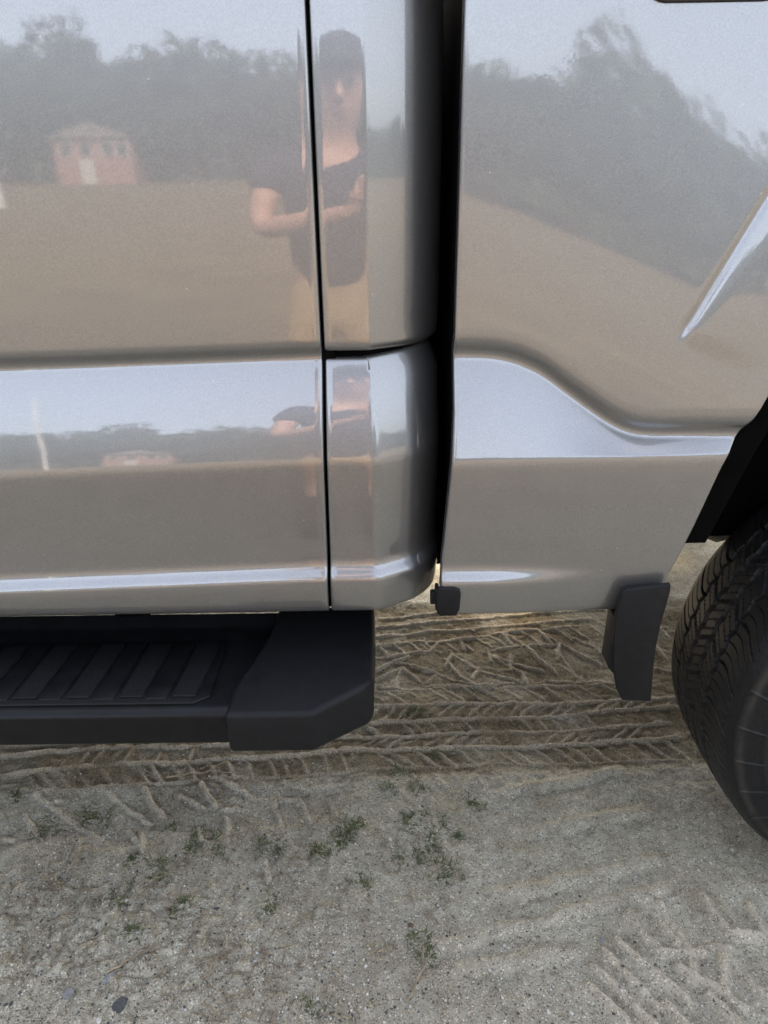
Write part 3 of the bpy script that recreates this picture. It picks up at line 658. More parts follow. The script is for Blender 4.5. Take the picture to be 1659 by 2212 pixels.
def wheel(cx, far):
    w = empty('wheel', (cx, 2 * YM + .03 if far else -.03, TR - .0075)); w.parent = truck
    if far: w.scale = (1, -1, 1)
    for nm, me, mt in (('tyre', TYRE_ME, None), ('rim', RIM_ME, ALLOY), ('wheel_spokes', SPOKE_ME, ALLOY), ('hub', HUB_ME, ALLOY)):
        if mt is not None and not me.materials:
            me.materials.append(mt); me.polygons.foreach_set('use_smooth', [nm != 'wheel_spokes'] * len(me.polygons))
        o = bpy.data.objects.new(nm, me); COL.objects.link(o); o.parent = w
    return w
for cx in (1.066, -2.95):
    for far in (False, True): wheel(cx, far)

# ---- running board
def running_board(sgn):
    rb_sec = [(-.139, .502), (-.139, .562), (-.128, .570), (.100, .570), (.125, .590), (.125, .520), (-.10, .502)]
    bar = part('running_board', prism_mesh('running_board', rb_sec, 'x', -2.25, -.10, .006, 3), STEPMAT, ang=50)
    bar['label'] = 'black running board with ribbed step pad under the doors'
    zt = .5705
    def S(px, py): return survey(px, py, z=zt)
    f0 = S(0, 1527).y; f1 = S(0, 1393).y
    xr_f = S(432, 1526).x; xr_b = S(492, 1393).x; sl = (xr_b - xr_f)
    def pad(x0, x1, ya, yb, h, name, mat, bev):
        k0 = (ya - f0) / (f1 - f0) * sl; k1 = (yb - f0) / (f1 - f0) * sl
        m = prism_mesh(name, [(x0 + k0, ya), (x1 + k0, ya), (x1 + k1, yb), (x0 + k1, yb)], 'z', zt - .002, zt + h, bev, 2)
        return put(name, m, mat, bar)
    plate = prism_mesh('step_pad', [(-1.9, f0), (xr_f - .012, f0), (xr_f + .012, f0 + .018), (xr_b, f1), (-1.9, f1)], 'z', zt - .002, zt + .0035, .0015, 2)
    put('step_pad', plate, STEPMAT, bar)
    pitch = .0885; w = .040
    for i in range(20):
        xe = xr_f - .012 - i * pitch
        pad(xe - w, xe, f0 + .014, f1 - .012, .0075, 'grip_strip', GRIP, .0018)
        pad(xe - pitch + .006, xe - w - .007, f0 + .010, f1 - .008, .0055, 'step_panel', STEPMAT, .0015)
    # moulded end cap with a cut-off corner
    cap = bmesh.new()
    plan = [(-.262, -.151), (-.122, -.151), (-.030, -.088), (-.022, -.07), (-.020, .12), (-.205, .12), (-.215, .055), (-.236, -.02), (-.258, -.085)]
    lo = [cap.verts.new((x, y, .492)) for x, y in plan]
    top_z = [.573, .573, .581, .582, .606, .606, .590, .583, .578]
    hi = [cap.verts.new((x, y, z)) for (x, y), z in zip(plan, top_z)]
    cap.faces.new(lo[::-1]); n = len(plan)
    for i in range(n): cap.faces.new([lo[i], lo[(i + 1) % n], hi[(i + 1) % n], hi[i]])
    bmesh.ops.triangulate(cap, faces=[cap.faces.new(hi)])
    bmesh.ops.recalc_face_normals(cap, faces=cap.faces[:])
    es = [e for e in cap.edges if len(e.link_faces) == 2 and e.calc_face_angle(0) > .35]
    bmesh.ops.bevel(cap, geom=es, offset=.011, segments=5, profile=.5, affect='EDGES', clamp_overlap=True)
    m = bpy.data.meshes.new('end_cap'); cap.to_mesh(m); cap.free()
    sharp(put('end_cap', m, PLASTIC, bar), 40)
    for x in (-.5, -1.2, -1.9): put('mount_bracket', box_mesh('mount_bracket', x - .03, x + .03, .12, .52, .56, .66, .01), BLACK, bar)
    return bar
rb = running_board(1)
rb2 = link_copy(rb, 'running_board', truck); rb2.location = (0, 2 * YM, 0); rb2.scale = (1, -1, 1); rb2['label'] = 'black running board on the far flank'
for ch in list(rb.children):
    if ch.name.startswith('end_cap') or ch.name.startswith('step_pad'): link_copy(ch, ch.name.split('.')[0], rb2)

# ---- black splash guard and front clip of the bed
def poly_world(pts, y): return [(survey(a, b, y=y).x, survey(a, b, y=y).z) for a, b in pts]
yg = -.052
fl = poly_world([(1362, 1273), (1450, 1262), (1449, 1278), (1440, 1310), (1428, 1352), (1418, 1400), (1412, 1450), (1407, 1516), (1345, 1514), (1332, 1490), (1326, 1450), (1325, 1380), (1330, 1330), (1342, 1285), (1350, 1275)], yg)
mf = part('mud_flap', prism_mesh('mud_flap', fl, 'y', yg, yg + .009, .003, 3), PLASTIC, ang=40)
mx = [p[0] for p in fl]; 
inner = poly_world([(1338, 1340), (1350, 1340), (1352, 1495), (1345, 1495)], yg)
put('flap_web', prism_mesh('flap_web', [(min(mx) + .004, .575), (min(mx) + .020, .555), (min(mx) + .030, .675), (min(mx) + .004, .675)], 'y', yg + .008, .0, .002), PLASTIC, mf)
cl = poly_world([(947, 1270), (984, 1271), (994, 1275), (996, 1285), (993, 1318), (986, 1331), (950, 1332), (944, 1326), (942, 1300)], yg)
ck = part('corner_clip', prism_mesh('corner_clip', cl, 'y', yg, yg + .008, .0028, 3), PLASTIC, ang=40)
cx0 = survey(942, 1300, y=yg).x
put('clip_return', box_mesh('clip_return', cx0 - .0005, cx0 + .006, yg + .004, -.02, .700, .738, .002), PLASTIC, ck)
put('clip_lip', box_mesh('clip_lip', cx0 - .008, cx0 + .003, -.032, -.02, .702, .726, .002), PLASTIC, ck)

# ------------------------------------------------------------------ stones, gravel, grass, dry stems on the sand
def stone_mat(name, col): return simple(name, col, 0.85, var=0.3, vscale=90, bstr=0.4, bscale=400, spec=0.25)
ST_WHITE = stone_mat('pale_quartz', (0.52, 0.50, 0.45)); ST_GREY = stone_mat('grey_stone', (0.20, 0.20, 0.195)); ST_DARK = stone_mat('dark_basalt', (0.07, 0.07, 0.07))
ST_BROWN = stone_mat('brown_stone', (0.10, 0.065, 0.045)); ST_TAN = stone_mat('tan_stone', (0.34, 0.28, 0.21))
def stone_mesh(name, sx, sy, sz, seed, sub=2):
    r = random.Random(seed); bm = bmesh.new(); bmesh.ops.create_icosphere(bm, subdivisions=sub, radius=1)
    pl = [(Vector((r.gauss(0, 1), r.gauss(0, 1), r.gauss(0, 1))).normalized(), r.uniform(.5, .8)) for _ in range(9)]
    for v in bm.verts:
        for n, d in pl:
            k = v.co.dot(n)
            if k > d: v.co -= n * (k - d) * .85
        k = r.uniform(.84, 1.12); v.co = Vector((v.co.x * sx * k, v.co.y * sy * k, v.co.z * sz * k))
    me = bpy.data.meshes.new(name); bm.to_mesh(me); bm.free(); return me
STONES = [(258, 2173, .024, .019, .013, ST_DARK, 'large dark grey stone near the bottom left, biggest stone on the sand'),
          (234, 2122, .011, .024, .008, ST_GREY, 'long flat blue grey stone lying above the large dark stone'),
          (150, 2154, .019, .016, .008, ST_GREY, 'rounded mid grey stone half sunk left of the large dark stone'),
          (116, 1972, .006, .009, .005, ST_GREY, 'small blue grey chip at left among pale rootlets'),
          (214, 2206, .010, .010, .007, ST_WHITE, 'pale cream pebble at the bottom edge below the large dark stone'),
          (790, 2086, .006, .005, .004, ST_WHITE, 'small white pebble right of centre in the foreground sand'),
          (681, 2079, .005, .006, .004, ST_WHITE, 'small white pebble below the centre grass tufts'),
          (887, 1994, .009, .009, .007, ST_BROWN, 'round dark brown pebble in front of the lowest grass tuft'),
          (1300, 2030, .008, .011, .006, ST_GREY, 'blue grey chip at the left tip of the lug prints'),
          (1185, 2186, .006, .005, .004, ST_WHITE, 'left white pebble of two at the bottom edge, right of centre'),
          (1236, 2183, .006, .006, .004, ST_WHITE, 'right white pebble of two at the bottom edge, right of centre'),
          (1090, 2037, .006, .004, .004, ST_WHITE, 'white pebble on the smooth sand left of the lug prints'),
          (1513, 1584, .005, .006, .005, ST_WHITE, 'white pebble resting against the rear tyre tread'),
          (1022, 1361, .011, .010, .007, ST_TAN, 'tan pebble on the far ruts beneath the bed'),
          (873, 1413, .010, .014, .007, ST_TAN, 'pale tan stone in the diamond tread print beside the end cap'),
          (1582, 1835, .006, .005, .004, ST_WHITE, 'white pebble on dark sand near the foot of the rear tyre'),
          (1536, 1862, .005, .005, .004, ST_WHITE, 'white pebble below and left of the rear tyre foot'),
          (1080, 1890, .005, .004, .003, ST_WHITE, 'tiny white pebble on smooth sand right of the grass'),
          (455, 1975, .006, .006, .005, ST_WHITE, 'white pebble left of the middle grass in the foreground'),
          (470, 1965, .007, .007, .005, ST_DARK, 'dark pebble touching a white pebble in the foreground gravel')]
for i, (a, b, sx, sy, sz, mt, lb) in enumerate(STONES):
    p = gp(a, b); o = put('stone' if max(sx, sy) > .015 else 'pebble', stone_mesh('stone', sx * .68, sy * .68, sz * .68, 100 + i), mt, smooth=False)
    o.location = (p.x, p.y, ground_z(p.x, p.y) + sz * .1); o.rotation_euler = (0, 0, random.uniform(0, 3))
    tag(o, lb, 'stone' if max(sx, sy) > .015 else 'pebble', 'loose stones on the sand')
# loose gravel, uncountable
def gravel(name, n, mat, lo, hi, seed, label):
    r = np.random.default_rng(seed); base = np.array([[1, 0, 0], [-1, 0, 0], [0, 1, 0], [0, -1, 0], [0, 0, 1], [0, 0, -1]], float)
    T = np.array([[0, 2, 4], [2, 1, 4], [1, 3, 4], [3, 0, 4], [2, 0, 5], [1, 2, 5], [3, 1, 5], [0, 3, 5]])
    V = []; F = []; c = 0
    while c < n:
        x = r.uniform(-.82, .98); y = -.33 + abs(r.normal(0, .32))
        if y > .9: continue
        dens = np.clip(.25 + (-x) * .7 + .5 * np.clip(-y * 4, 0, 1), .12, 1)
        if r.random() > dens: continue
        s = lo * (hi / lo) ** (r.random() ** 2.2)
        b = base * r.uniform(.6, 1.15, (6, 1)) * s * np.array([1, r.uniform(.65, 1), .75]); a = r.uniform(0, 6.28)
        b = b @ np.array([[math.cos(a), -math.sin(a), 0], [math.sin(a), math.cos(a), 0], [0, 0, 1]])
        V.append(b + [x, y, ground_z(x, y) + s * .25]); F.append(T + 6 * c); c += 1
    o = put(name, mesh_np(name, np.concatenate(V), np.concatenate(F)), mat, smooth=False); tag(o, label, 'gravel', kind='stuff'); return o
gravel('pale_gravel', 3200, ST_WHITE, .0011, .0042, 1, 'fine pale grit scattered over the foreground sand')
gravel('dark_gravel', 2200, ST_DARK, .0011, .0042, 2, 'fine dark grit scattered over the foreground sand')
gravel('tan_gravel', 3000, ST_TAN, .0014, .0055, 3, 'tan grit and soil crumbs scattered over the sand')

def leaf_mat(name, a, b):
    m, nt, bs = new_mat(name); v = texco(nt); f = noise(nt, v, 60.0, 3)
    nt.links.new(ramp(nt, f, [(0.3, a), (0.7, b)]), bs.inputs['Base Color']); bs.inputs['Roughness'].default_value = 0.6; bs.inputs['Specular IOR Level'].default_value = .25
    return m
GRASS = leaf_mat('short_grass', (0.052, 0.072, 0.024), (0.125, 0.140, 0.055)); DRY = leaf_mat('dry_straw', (0.16, 0.12, 0.075), (0.38, 0.31, 0.21)); ROOT = leaf_mat('pale_rootlet', (0.40, 0.36, 0.28), (0.62, 0.58, 0.48))
def blade(V, Q, p, d, L, w, droop):
    """one folded grass blade: 4 cross sections, thin but two-sided ridge"""
    d = Vector(d).normalized(); side = d.cross(Vector((0, 0, 1)));
    side = side.normalized() if side.length > 1e-4 else Vector((1, 0, 0))
    pts = []; q = Vector(p); n = 4
    for k in range(n + 1):
        pts.append(q.copy()); dd = (d + Vector((d.x * .4, d.y * .4, -droop * k / n))).normalized(); q = q + dd * (L / n)
    for k, c in enumerate(pts):
        ww = w * (1 - (k / n) ** 1.6) + .0001; i = len(V)
        V += [c - side * ww, c + Vector((0, 0, -ww * .7)), c + side * ww]
        if k: Q += [(i - 3, i - 2, i + 1, i), (i - 2, i - 1, i + 2, i + 1)]
TUFTS = [(41, 1712, .020, .5, 'small grass tuft at the left edge just below the bar prints'), (92, 1788, .032, .9, 'low grass tuft near the left edge, left of the brightest left tuft'),
         (200, 1755, .034, 1.0, 'bright green grass tuft in the left tread print, highest of the left tufts'), (281, 1857, .024, .6, 'faint grass tuft left of the long diagonal grass patch'),
         (347, 1874, .038, 1.1, 'lower half of the long diagonal grass patch at left centre'), (425, 1830, .042, 1.1, 'upper half of the long diagonal grass patch, the widest left tuft'),
         (376, 1783, .020, .4, 'sparse grass tuft above the long diagonal grass patch'), (243, 1943, .028, .6, 'thin grass tuft mixed with dead stems at lower left'),
         (291, 2008, .018, .8, 'tiny bright green sprout at lower left'), (393, 1960, .024, .6, 'small grass tuft in the gravel below the diagonal patch'),
         (567, 1812, .020, .6, 'upper small tuft of a pair left of centre'), (598, 1836, .024, .6, 'lower small tuft of a pair left of centre'),
         (677, 1840, .030, 1.1, 'compact dark green tuft at centre below the end cap'), (761, 1783, .046, 1.3, 'broad grass tuft below the end cap, largest on the centre sand'),
         (735, 1828, .018, .4, 'faint small tuft below the broad centre tuft'), (577, 1958, .022, .6, 'lone small tuft in the foreground left of centre'),
         (779, 1899, .024, .6, 'lone small tuft below the broad centre tuft'), (833, 1701, .022, .5, 'left faint tuft of a pair in the bar prints right of the end cap'),
         (897, 1696, .022, .6, 'right faint tuft of a pair in the bar prints right of the end cap'), (859, 1658, .022, .6, 'yellow green tuft in the slanted bar prints right of the end cap'),
         (875, 1772, .028, .8, 'left tuft of the three joined tufts right of centre'), (920, 1782, .036, 1.2, 'right tuft of the three joined tufts, the greenest'),
         (903, 1842, .034, 1.0, 'bottom tuft of the three joined tufts right of centre'), (1023, 1739, .022, .8, 'isolated round tuft farthest right on the sand'),
         (988, 1808, .022, .6, 'small tuft below the isolated right tuft'), (979, 1868, .026, .6, 'faint tuft right of the bottom joined tuft'),
         (948, 1898, .018, .6, 'tiny tuft on smooth sand below the joined tufts'), (893, 2012, .020, .6, 'small tuft beside the round brown pebble'),
         (929, 2054, .026, .8, 'upright tuft lowest on the right of centre'), (939, 1620, .018, .4, 'tiny tuft on the near straight rut right of the end cap'),
         (668, 2165, .026, .5, 'sparse pale tuft at the bottom edge left of centre'), (900, 1535, .030, .7, 'flattened dark tuft between the straight ruts beside the end cap')]
for i, (a, b, rad, den, lb) in enumerate(TUFTS):
    r = random.Random(500 + i); c = gp(a, b); V = []; Q = []
    nb = int(120 * den * (rad / .03) ** 1.3) + 30; kids = [(r.gauss(0, rad * .62), r.gauss(0, rad * .5)) for _ in range(5)] + [(0, 0)]
    for k in range(nb):
        kx, ky = r.choice(kids); x = kx + r.gauss(0, rad * .24); y = ky + r.gauss(0, rad * .24); an = r.uniform(0, 6.283)
        d = (math.cos(an) * r.uniform(.3, 1.2), math.sin(an) * r.uniform(.3, 1.2), r.uniform(.25, .8))
        blade(V, Q, (x, y, ground_z(c.x + x, c.y + y) - .0015), d, r.uniform(.008, .022), r.uniform(.0006, .0012), r.uniform(.6, 1.6))
    o = put('grass_tuft', mesh_py('grass_tuft', V, Q), GRASS); o.location = (c.x, c.y, 0)
    tag(o, lb, 'grass tuft', 'green tufts growing in the sand')
def crawl(p, ang, L, seg, wig, r):
    pts = []; x, y = p
    for k in range(seg + 1):
        pts.append((x, y, ground_z(x, y) + .0016 + .004 * abs(math.sin(k * 1.7)) * r.random())); ang += r.gauss(0, wig); x += math.cos(ang) * L / seg; y += math.sin(ang) * L / seg
    return pts
def scatter_stems(name, n, mat, w, Ls, wig, seed, boxes, label, cat):
    r = random.Random(seed); V = []; Q = []
    for k in range(n):
        bx = r.choice(boxes); a = r.uniform(bx[0], bx[2]); b = r.uniform(bx[1], bx[3]); c = gp(a, b)
        p = crawl((c.x, c.y), r.uniform(0, 6.28), r.uniform(*Ls), 6, wig, r); v, q = tube_geo(p, [w * r.uniform(.6, 1.2) * (1 - .6 * j / 6) for j in range(7)], 4)
        o_ = len(V); V += v; Q += [tuple(i + o_ for i in f) for f in q]
    o = put(name, mesh_py(name, V, Q), mat); tag(o, label, cat, kind='stuff')
scatter_stems('dry_straw', 420, DRY, .0013, (.015, .05), .35, 3, [(0, 1720, 420, 1960), (200, 1900, 520, 2150), (0, 1900, 250, 2100), (380, 1700, 700, 1900), (650, 1750, 1000, 2000), (420, 2050, 720, 2212)], 'broken dry straw littering the left foreground sand', 'straw')
scatter_stems('pale_rootlets', 90, ROOT, .00045, (.03, .09), .55, 4, [(0, 1900, 200, 2212), (0, 2050, 300, 2212), (1500, 2100, 1659, 2212), (60, 1850, 250, 1960)], 'thin pale rootlets curling over the sand at the lower corners', 'rootlets')
STEMS = [((440, 2120), (480, 2060), 'forked dry twig standing out near the bottom left of centre'), ((150, 1880), (185, 1820), 'brown upright dead stem at far left'), ((120, 1900), (135, 1925), 'curled brown stem below the dead stem at far left'),
         ((230, 2110), (350, 2040), 'long dead branching stem crossing the lower left gravel'), ((880, 2165), (935, 2050), 'straight dry stalk running down from the lowest tuft'), ((300, 1935), (380, 1880), 'brown dead stem along the diagonal grass patch'),
         ((800, 2060), (850, 2050), 'short straw stalk with a knot right of centre'), ((360, 1678), (510, 1666), 'reddish dry stalk across the bar prints below the running board')]
for i, (a, b, lb) in enumerate(STEMS):
    r = random.Random(40 + i); A = gp(*a); B = gp(*b); V = []; Q = []
    def add(p0, p1, w):
        n = 8; P = []
        for k in range(n + 1):
            t = k / n; x = p0[0] + (p1[0] - p0[0]) * t + r.gauss(0, .002); y = p0[1] + (p1[1] - p0[1]) * t + r.gauss(0, .002)
            P.append((x, y, ground_z(x, y) + .002 + .006 * math.sin(t * 3.1)))
        v, q = tube_geo(P, [w * (1 - .6 * k / n) for k in range(n + 1)], 5); o_ = len(V); V.extend(v); Q.extend(tuple(j + o_ for j in f) for f in q); return P
    P = add((A.x, A.y), (B.x, B.y), .0022); L = (B - A).length
    for k in (3, 5, 6):
        an = math.atan2(B.y - A.y, B.x - A.x) + r.choice((-1, 1)) * r.uniform(.5, 1.1); add(P[k][:2], (P[k][0] + math.cos(an) * L * .35, P[k][1] + math.sin(an) * L * .35), .0014)
    o = put('dry_stem', mesh_py('dry_stem', V, Q), DRY); tag(o, lb, 'dry stem', 'dead stems on the sand')

# ------------------------------------------------------------------ what the paint mirrors: trees, house, pole, photographer
LEAF = [leaf_mat('leaf_dark', (0.026, 0.044, 0.026), (0.065, 0.092, 0.050)), leaf_mat('leaf_mid', (0.034, 0.054, 0.030), (0.085, 0.108, 0.058))]  # greens tinted bluish to stand in for haze over the trees
BARK = simple('bark', (0.09, 0.07, 0.055), 0.9, var=0.35, vscale=6)
def crown_mesh(seed, h, w):
    r = np.random.default_rng(seed); V = []; nL = 0
    for c in range(64):
        while True:
            q = r.uniform(-1, 1, 3)
            if .25 < np.linalg.norm(q) < 1: break
        cen = q * np.array([w, w, h * .36]) + np.array([0, 0, h * .60]); rad = r.uniform(.45, .95) * w * .36
        n = 75; d = r.normal(0, 1, (n, 3)); d /= np.linalg.norm(d, axis=1)[:, None]; p = cen + d * rad * r.uniform(.5, 1.05, (n, 1))
        a = r.normal(0, 1, (n, 3)); a /= np.linalg.norm(a, axis=1)[:, None]; b = np.cross(a, r.normal(0, 1, (n, 3))); b /= np.linalg.norm(b, axis=1)[:, None]
        s = r.uniform(.10, .24, (n, 1)); V.append(np.stack([p - a * s, p + b * s * .55, p + a * s, p - b * s * .55], 1).reshape(-1, 3)); nL += n
    return mesh_np('crown', np.concatenate(V), np.arange(nL * 4).reshape(-1, 4))
def trunk_mesh(seed, h, w):
    r = random.Random(seed); V, Q = tube_geo([(0, 0, -.2), (.05, 0, h * .2), (-.05, .05, h * .45), (0, 0, h * .75)], [.24, .18, .13, .05], 8)
    for k in range(6):
        a = k * 1.05 + r.random(); z = h * r.uniform(.28, .5); v, q = tube_geo([(0, 0, z), (math.cos(a) * w * .35, math.sin(a) * w * .35, z + h * .12), (math.cos(a) * w * .7, math.sin(a) * w * .7, z + h * .22)], [.09, .06, .02], 6)
        o_ = len(V); V += v; Q += [tuple(i + o_ for i in f) for f in q]
    return mesh_py('trunk', V, Q)
CROWNS = [(crown_mesh(21, 6.6, 2.6), trunk_mesh(21, 6.6, 2.6)), (crown_mesh(22, 7.2, 2.2), trunk_mesh(22, 7.2, 2.2)), (crown_mesh(23, 5.8, 2.9), trunk_mesh(23, 5.8, 2.9))]
for i, (c, t) in enumerate(CROWNS):
    c.materials.append(LEAF[i % 2]); t.materials.append(BARK); t.polygons.foreach_set('use_smooth', [True] * len(t.polygons))
r = random.Random(9)
def tree(x, y, s, v, label):
    e = empty('tree', (x, y, float(land_rise(x, y)) - .1)); e.rotation_euler = (0, 0, r.uniform(0, 6.28)); e.scale = (s, s, s * r.uniform(.92, 1.08))
    for nm, me in (('crown', CROWNS[v][0]), ('trunk', CROWNS[v][1])):
        o = bpy.data.objects.new(nm, me); COL.objects.link(o); o.parent = e
    tag(e, label, 'tree', 'tree line mirrored in the paint')
LBL = 'green broadleaf tree in the distant tree line mirrored in the silver paint'
n = 0
for k in range(60):
    az = R(-97 + k * 3.25 + r.uniform(-1.0, 1.0)); D = 75 + r.uniform(-5, 6)
    tree(math.sin(az) * D, -math.cos(az) * D, r.uniform(1.72, 2.02) * (.5 if az > R(27) else 1), r.randrange(3), LBL)
for k in range(44):
    az = R(-97 + k * 4.5 + r.uniform(-2, 2)); D = 88 + r.uniform(-3, 6)
    tree(math.sin(az) * D, -math.cos(az) * D, r.uniform(1.9, 2.3) * (.5 if az > R(27) else 1), r.randrange(3), LBL)
# hedge-high scrub under the trees
scrub = []
rr = np.random.default_rng(5); nq = 16000; az = np.radians(rr.uniform(-100, 100, nq)); Dd = 72 + rr.uniform(-2, 10, nq); hz = rr.uniform(0, 1, nq) ** .8 * (3.4 + 1.2 * np.sin(az * 23))
pc = np.stack([np.sin(az) * Dd, -np.cos(az) * Dd, hz + land_rise(np.sin(az) * Dd, -np.cos(az) * Dd)], -1); a = rr.normal(0, 1, (nq, 3)); a /= np.linalg.norm(a, axis=1)[:, None]; b = np.cross(a, rr.normal(0, 1, (nq, 3))); b /= np.linalg.norm(b, axis=1)[:, None]
s = rr.uniform(.25, .7, (nq, 1)); sv = np.stack([pc - a * s, pc + b * s * .6, pc + a * s, pc - b * s * .6], 1).reshape(-1, 3)
tag(put('scrub', mesh_np('scrub', sv, np.arange(nq * 4).reshape(-1, 4)), LEAF[1], smooth=False), 'low scrub at the foot of the mirrored tree line', 'scrub', kind='stuff')
# brick house
HTRIM = simple('muted_trim', (0.42, 0.39, 0.36), 0.7, var=0.1); BRICK = simple('red_brick', (0.27, 0.155, 0.13), 0.85, var=0.3, vscale=5); WHITE = simple('white_paint', (0.7, 0.69, 0.66), 0.6, var=0.06); ROOFM = simple('grey_shingle', (0.16, 0.14, 0.13), 0.85, var=0.25, vscale=4)  # white trim greyed down to keep its reflection faint
house = empty('brick_house', (-23.6, -64.5, float(land_rise(-23.6, -64.5)) - .15)); house.scale = (1.35, 1.2, 1.2); tag(house, 'red brick house with white windows mirrored in the rear door', 'house')
def hpart(nm, me, mt, par=None): 
    o = put(nm, me, mt, None, False); o.parent = par or house; return o
hw = hpart('wall', box_mesh('wall', -2.4, 2.4, -3.5, 0, 0, 3.6), BRICK)
hpart('roof', prism_mesh('roof', [(-2.8, 3.58), (2.8, 3.58), (0, 4.7)], 'y', -3.9, .4), ROOFM)
for x in (-1.6, -.4, .9, 1.8):
    w_ = hpart('window', box_mesh('window', x - .36, x + .36, -.02, .06, 2.2, 3.3), HTRIM); hpart('pane', box_mesh('pane', x - .28, x + .28, .05, .075, 2.28, 3.22), GLASSM, w_)
d_ = hpart('door', box_mesh('door', -.9, .0, -.02, .06, .1, 1.95), HTRIM); hpart('handle', box_mesh('handle', -.12, -.06, .06, .1, .95, 1.05), STEEL, d_)
pole = put('utility_pole', mesh_py('utility_pole', *tube_geo([(-20.9, -42, -.3), (-21.3, -42, 5), (-23.0, -42, 16)], [.12, .11, .08], 10)), WHITE)
tag(pole, 'pale leaning pole mirrored at the left of the rear door', 'pole')

# photographer, seen only as a reflection
SKIN = simple('skin', (0.52, 0.30, 0.22), 0.5, var=0.08, vscale=30); NAVY = simple('navy_cotton', (0.020, 0.024, 0.042), 0.85, var=0.25, vscale=60); KHAKI = simple('khaki_cotton', (0.46, 0.33, 0.19), 0.85, var=0.12, vscale=40)
SHOE = simple('shoe_leather', (0.06, 0.045, 0.035), 0.6)
def skin_obj(name, chains, mat, parent=None, sub=2):
    """chains: list of lists of (x,y,z,r[,ry]); shared points join"""
    idx = {}; V = []; Rr = []; Ed = []
    for ch in chains:
        prev = None
        for p in ch:
            key = tuple(round(c, 4) for c in p[:3])
            if key not in idx: idx[key] = len(V); V.append(p[:3]); Rr.append((p[3], p[4] if len(p) > 4 else p[3]))
            if prev is not None and prev != idx[key]: Ed.append((prev, idx[key]))
            prev = idx[key]
    me = bpy.data.meshes.new(name); me.from_pydata(V, Ed, []); me.materials.append(mat); o = bpy.data.objects.new(name, me); COL.objects.link(o)
    m = o.modifiers.new('skin', 'SKIN'); m.use_smooth_shade = True
    for i, sv_ in enumerate(me.skin_vertices[0].data): sv_.radius = Rr[i]; sv_.use_root = (i == 0)
    s_ = o.modifiers.new('subdivision', 'SUBSURF'); s_.levels = sub; s_.render_levels = sub
    if parent is not None: o.parent = parent
    return o
px_, py_ = -.16, -1.52
pel = (px_, py_, .97, .135, .105); 
def hand(side):
    """fingers wrapped round the phone edge; side -1 = left of picture"""
    ex = side * .044; wx = side * .082; w = (wx, -1.125, 1.285, .026, .020); palm = (side * .062, -1.105, 1.325, .030, .017); pk = (side * .055, -1.098, 1.35, .030, .015)
    ch = [[w, palm, pk]]
    for k, (dz, L) in enumerate(((.028, .9), (.010, 1.0), (-.008, .95), (-.026, .8))):
        a = (side * .052, -1.092, 1.352 + dz, .0092); b = (side * .0475, -1.073, 1.352 + dz + .004, .0088); c = (side * .043, -1.0640, 1.352 + dz + .004, .0080); d = (side * (.043 - .012 * L), -1.0600, 1.352 + dz + .002, .0070)
        ch.append([pk, a, b, c])
    ch.append([palm, (side * .050, -1.108, 1.345, .0105), (side * .034, -1.096, 1.372, .0098), (side * .022, -1.090, 1.392, .0085)])
    return ch
HL = hand(-1); HR = hand(1)
chest = (px_, py_ + .02, 1.30, .165, .115); waist = (px_, py_, 1.10, .135, .10); neckb = (px_ + .02, py_ + .03, 1.50, .07); neck = (px_ + .03, py_ + .06, 1.555, .056)
hd = [(px_ + .04, py_ + .085, 1.625, .075, .088), (px_ + .045, py_ + .09, 1.70, .080, .098), (px_ + .045, py_ + .08, 1.76, .062, .078)]
shL = (px_ - .185, py_ + .02, 1.455, .058); shR = (px_ + .185, py_ + .02, 1.455, .058); elL = (px_ - .235, py_ + .10, 1.215, .043); elR = (px_ + .26, py_ + .10, 1.215, .043)
hipL = (px_ - .095, py_, .90, .088); hipR = (px_ + .095, py_, .90, .088); knL = (px_ - .11, py_ + .02, .50, .058); knR = (px_ + .12, py_ + .02, .50, .058)
anL = (px_ - .115, py_ - .02, .10, .038); anR = (px_ + .13, py_ - .02, .10, .038)
foot = lambda a: [a, (a[0], a[1] + .06, .045, .042, .035), (a[0] + (.01 if a[0] > px_ else -.01), a[1] + .17, .035, .042, .028)]
body = [[pel, waist, chest, neckb, neck] + hd, [chest, shL, elL, HL[0][0]], [chest, shR, elR, HR[0][0]], [pel, hipL, knL, anL], [pel, hipR, knR, anR], foot(anL), foot(anR)] + HL + HR
person = skin_obj('person', body, SKIN); person.scale = (.985, .985, .985); tag(person, 'person in navy shirt, cap and khaki shorts holding up a phone, mirrored in the paint', 'person')
gz = lambda p, k: (p[0], p[1], p[2], *[q + k for q in p[3:]])
skin_obj('shirt', [[gz((px_, py_, .93, .15, .12), .014), gz(waist, .014), gz(chest, .014), (px_ + .01, py_ + .02, 1.47, .085)], [gz(chest, .014), gz(shL, .016), (shL[0] - .03, shL[1] + .05, 1.33, .062)], [gz(chest, .014), gz(shR, .016), (shR[0] + .045, shR[1] + .05, 1.33, .062)]], NAVY, person)
skin_obj('shorts', [[(px_, py_, 1.08, .14, .11), (px_, py_, .95, .16, .125)], [(px_, py_, .95, .16, .125), gz(hipL, .022), (px_ - .11, py_ + .01, .58, .088)], [(px_, py_, .95, .16, .125), gz(hipR, .022), (px_ + .115, py_ + .01, .58, .088)]], KHAKI, person)
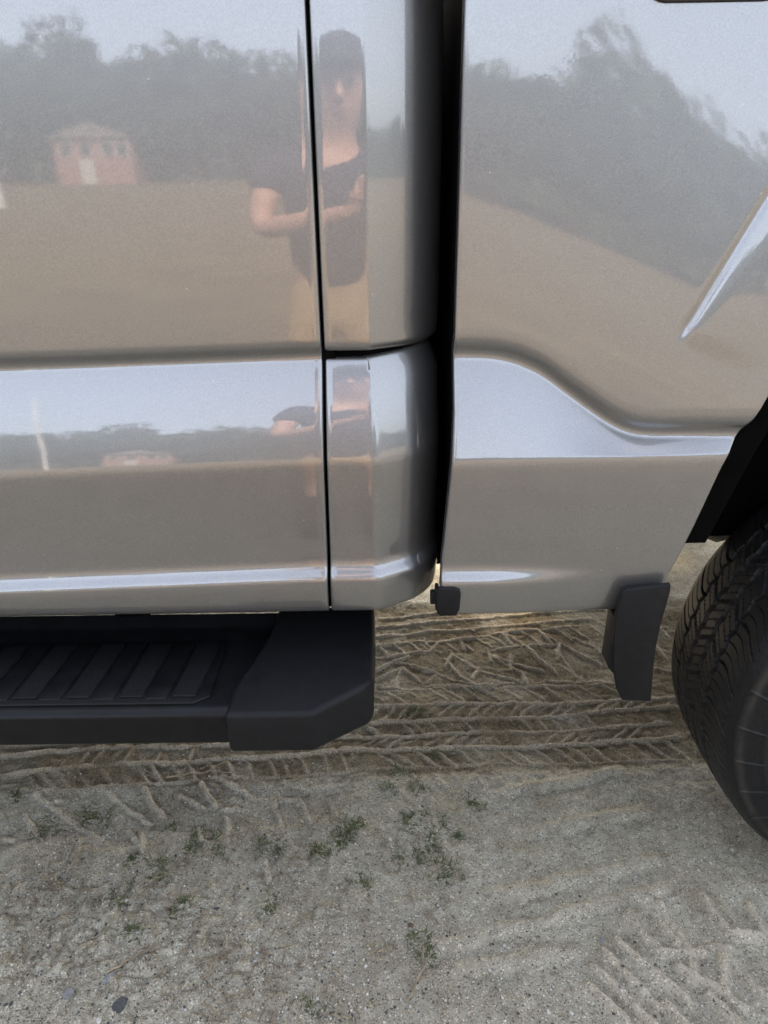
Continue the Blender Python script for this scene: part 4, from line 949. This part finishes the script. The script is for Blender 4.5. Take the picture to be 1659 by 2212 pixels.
for a in (anL, anR):
    me = box_mesh('shoe', a[0] - .05, a[0] + .05, a[1] - .07, a[1] + .22, .0, .09, .03, 3); o = put('shoe', me, SHOE, smooth=True); o.parent = person
capm = bmesh.new(); bmesh.ops.create_uvsphere(capm, u_segments=24, v_segments=12, radius=1)
for v in capm.verts:
    z = max(v.co.z, 0.0); v.co = Vector((px_ + .045 + v.co.x * .098, py_ + .085 + v.co.y * .115, 1.725 + z * .105))
m = bpy.data.meshes.new('cap'); capm.to_mesh(m); capm.free(); cp = put('cap', m, NAVY); cp.parent = person
br = prism_mesh('cap_brim', [(px_ + .045 + .09 * math.cos(t), py_ + .14 + .13 * max(0, math.sin(t))) for t in np.linspace(0, math.pi, 14)], 'z', 1.718, 1.726, .002); o = put('cap_brim', br, NAVY); o.parent = person
for sx in (-1, 1):
    for nm, dx, dy, dz, rd, mt in (('eye', .033, .098, 1.675, .0105, BARK), ('ear', .083, .0, 1.66, .022, SKIN)):
        bm = bmesh.new(); bmesh.ops.create_uvsphere(bm, u_segments=12, v_segments=8, radius=rd); me = bpy.data.meshes.new(nm); bm.to_mesh(me); bm.free()
        o = put(nm, me, mt); o.parent = person; o.location = (px_ + .045 + sx * dx, py_ + .085 + dy, dz); o.scale = (.5 if nm == 'ear' else 1, 1, 1.4 if nm == 'ear' else 1)
nv, nq_ = tube_geo([(px_ + .045, py_ + .175, 1.68), (px_ + .045, py_ + .195, 1.65), (px_ + .045, py_ + .205, 1.632), (px_ + .045, py_ + .18, 1.62)], [.008, .012, .015, .008], 8); o = put('nose', mesh_py('nose', nv, nq_), SKIN); o.parent = person
nv, nq_ = tube_geo([(px_ + .02, py_ + .170, 1.598), (px_ + .045, py_ + .178, 1.596), (px_ + .07, py_ + .170, 1.598)], [.003, .006, .003], 6); o = put('mouth', mesh_py('mouth', nv, nq_), simple('lips', (.42, .17, .14), .5)); o.parent = person
phone = put('phone', prism_mesh('phone', rrect(-.037, .037, 1.35 - .050, 1.35 + .050 + .008, .011), 'y', -1.0790, -1.0710, .002), simple('phone_glass', (0.02, 0.021, 0.024), 0.2, var=.05))
tag(phone, 'dark phone held up in both hands by the mirrored person', 'phone')
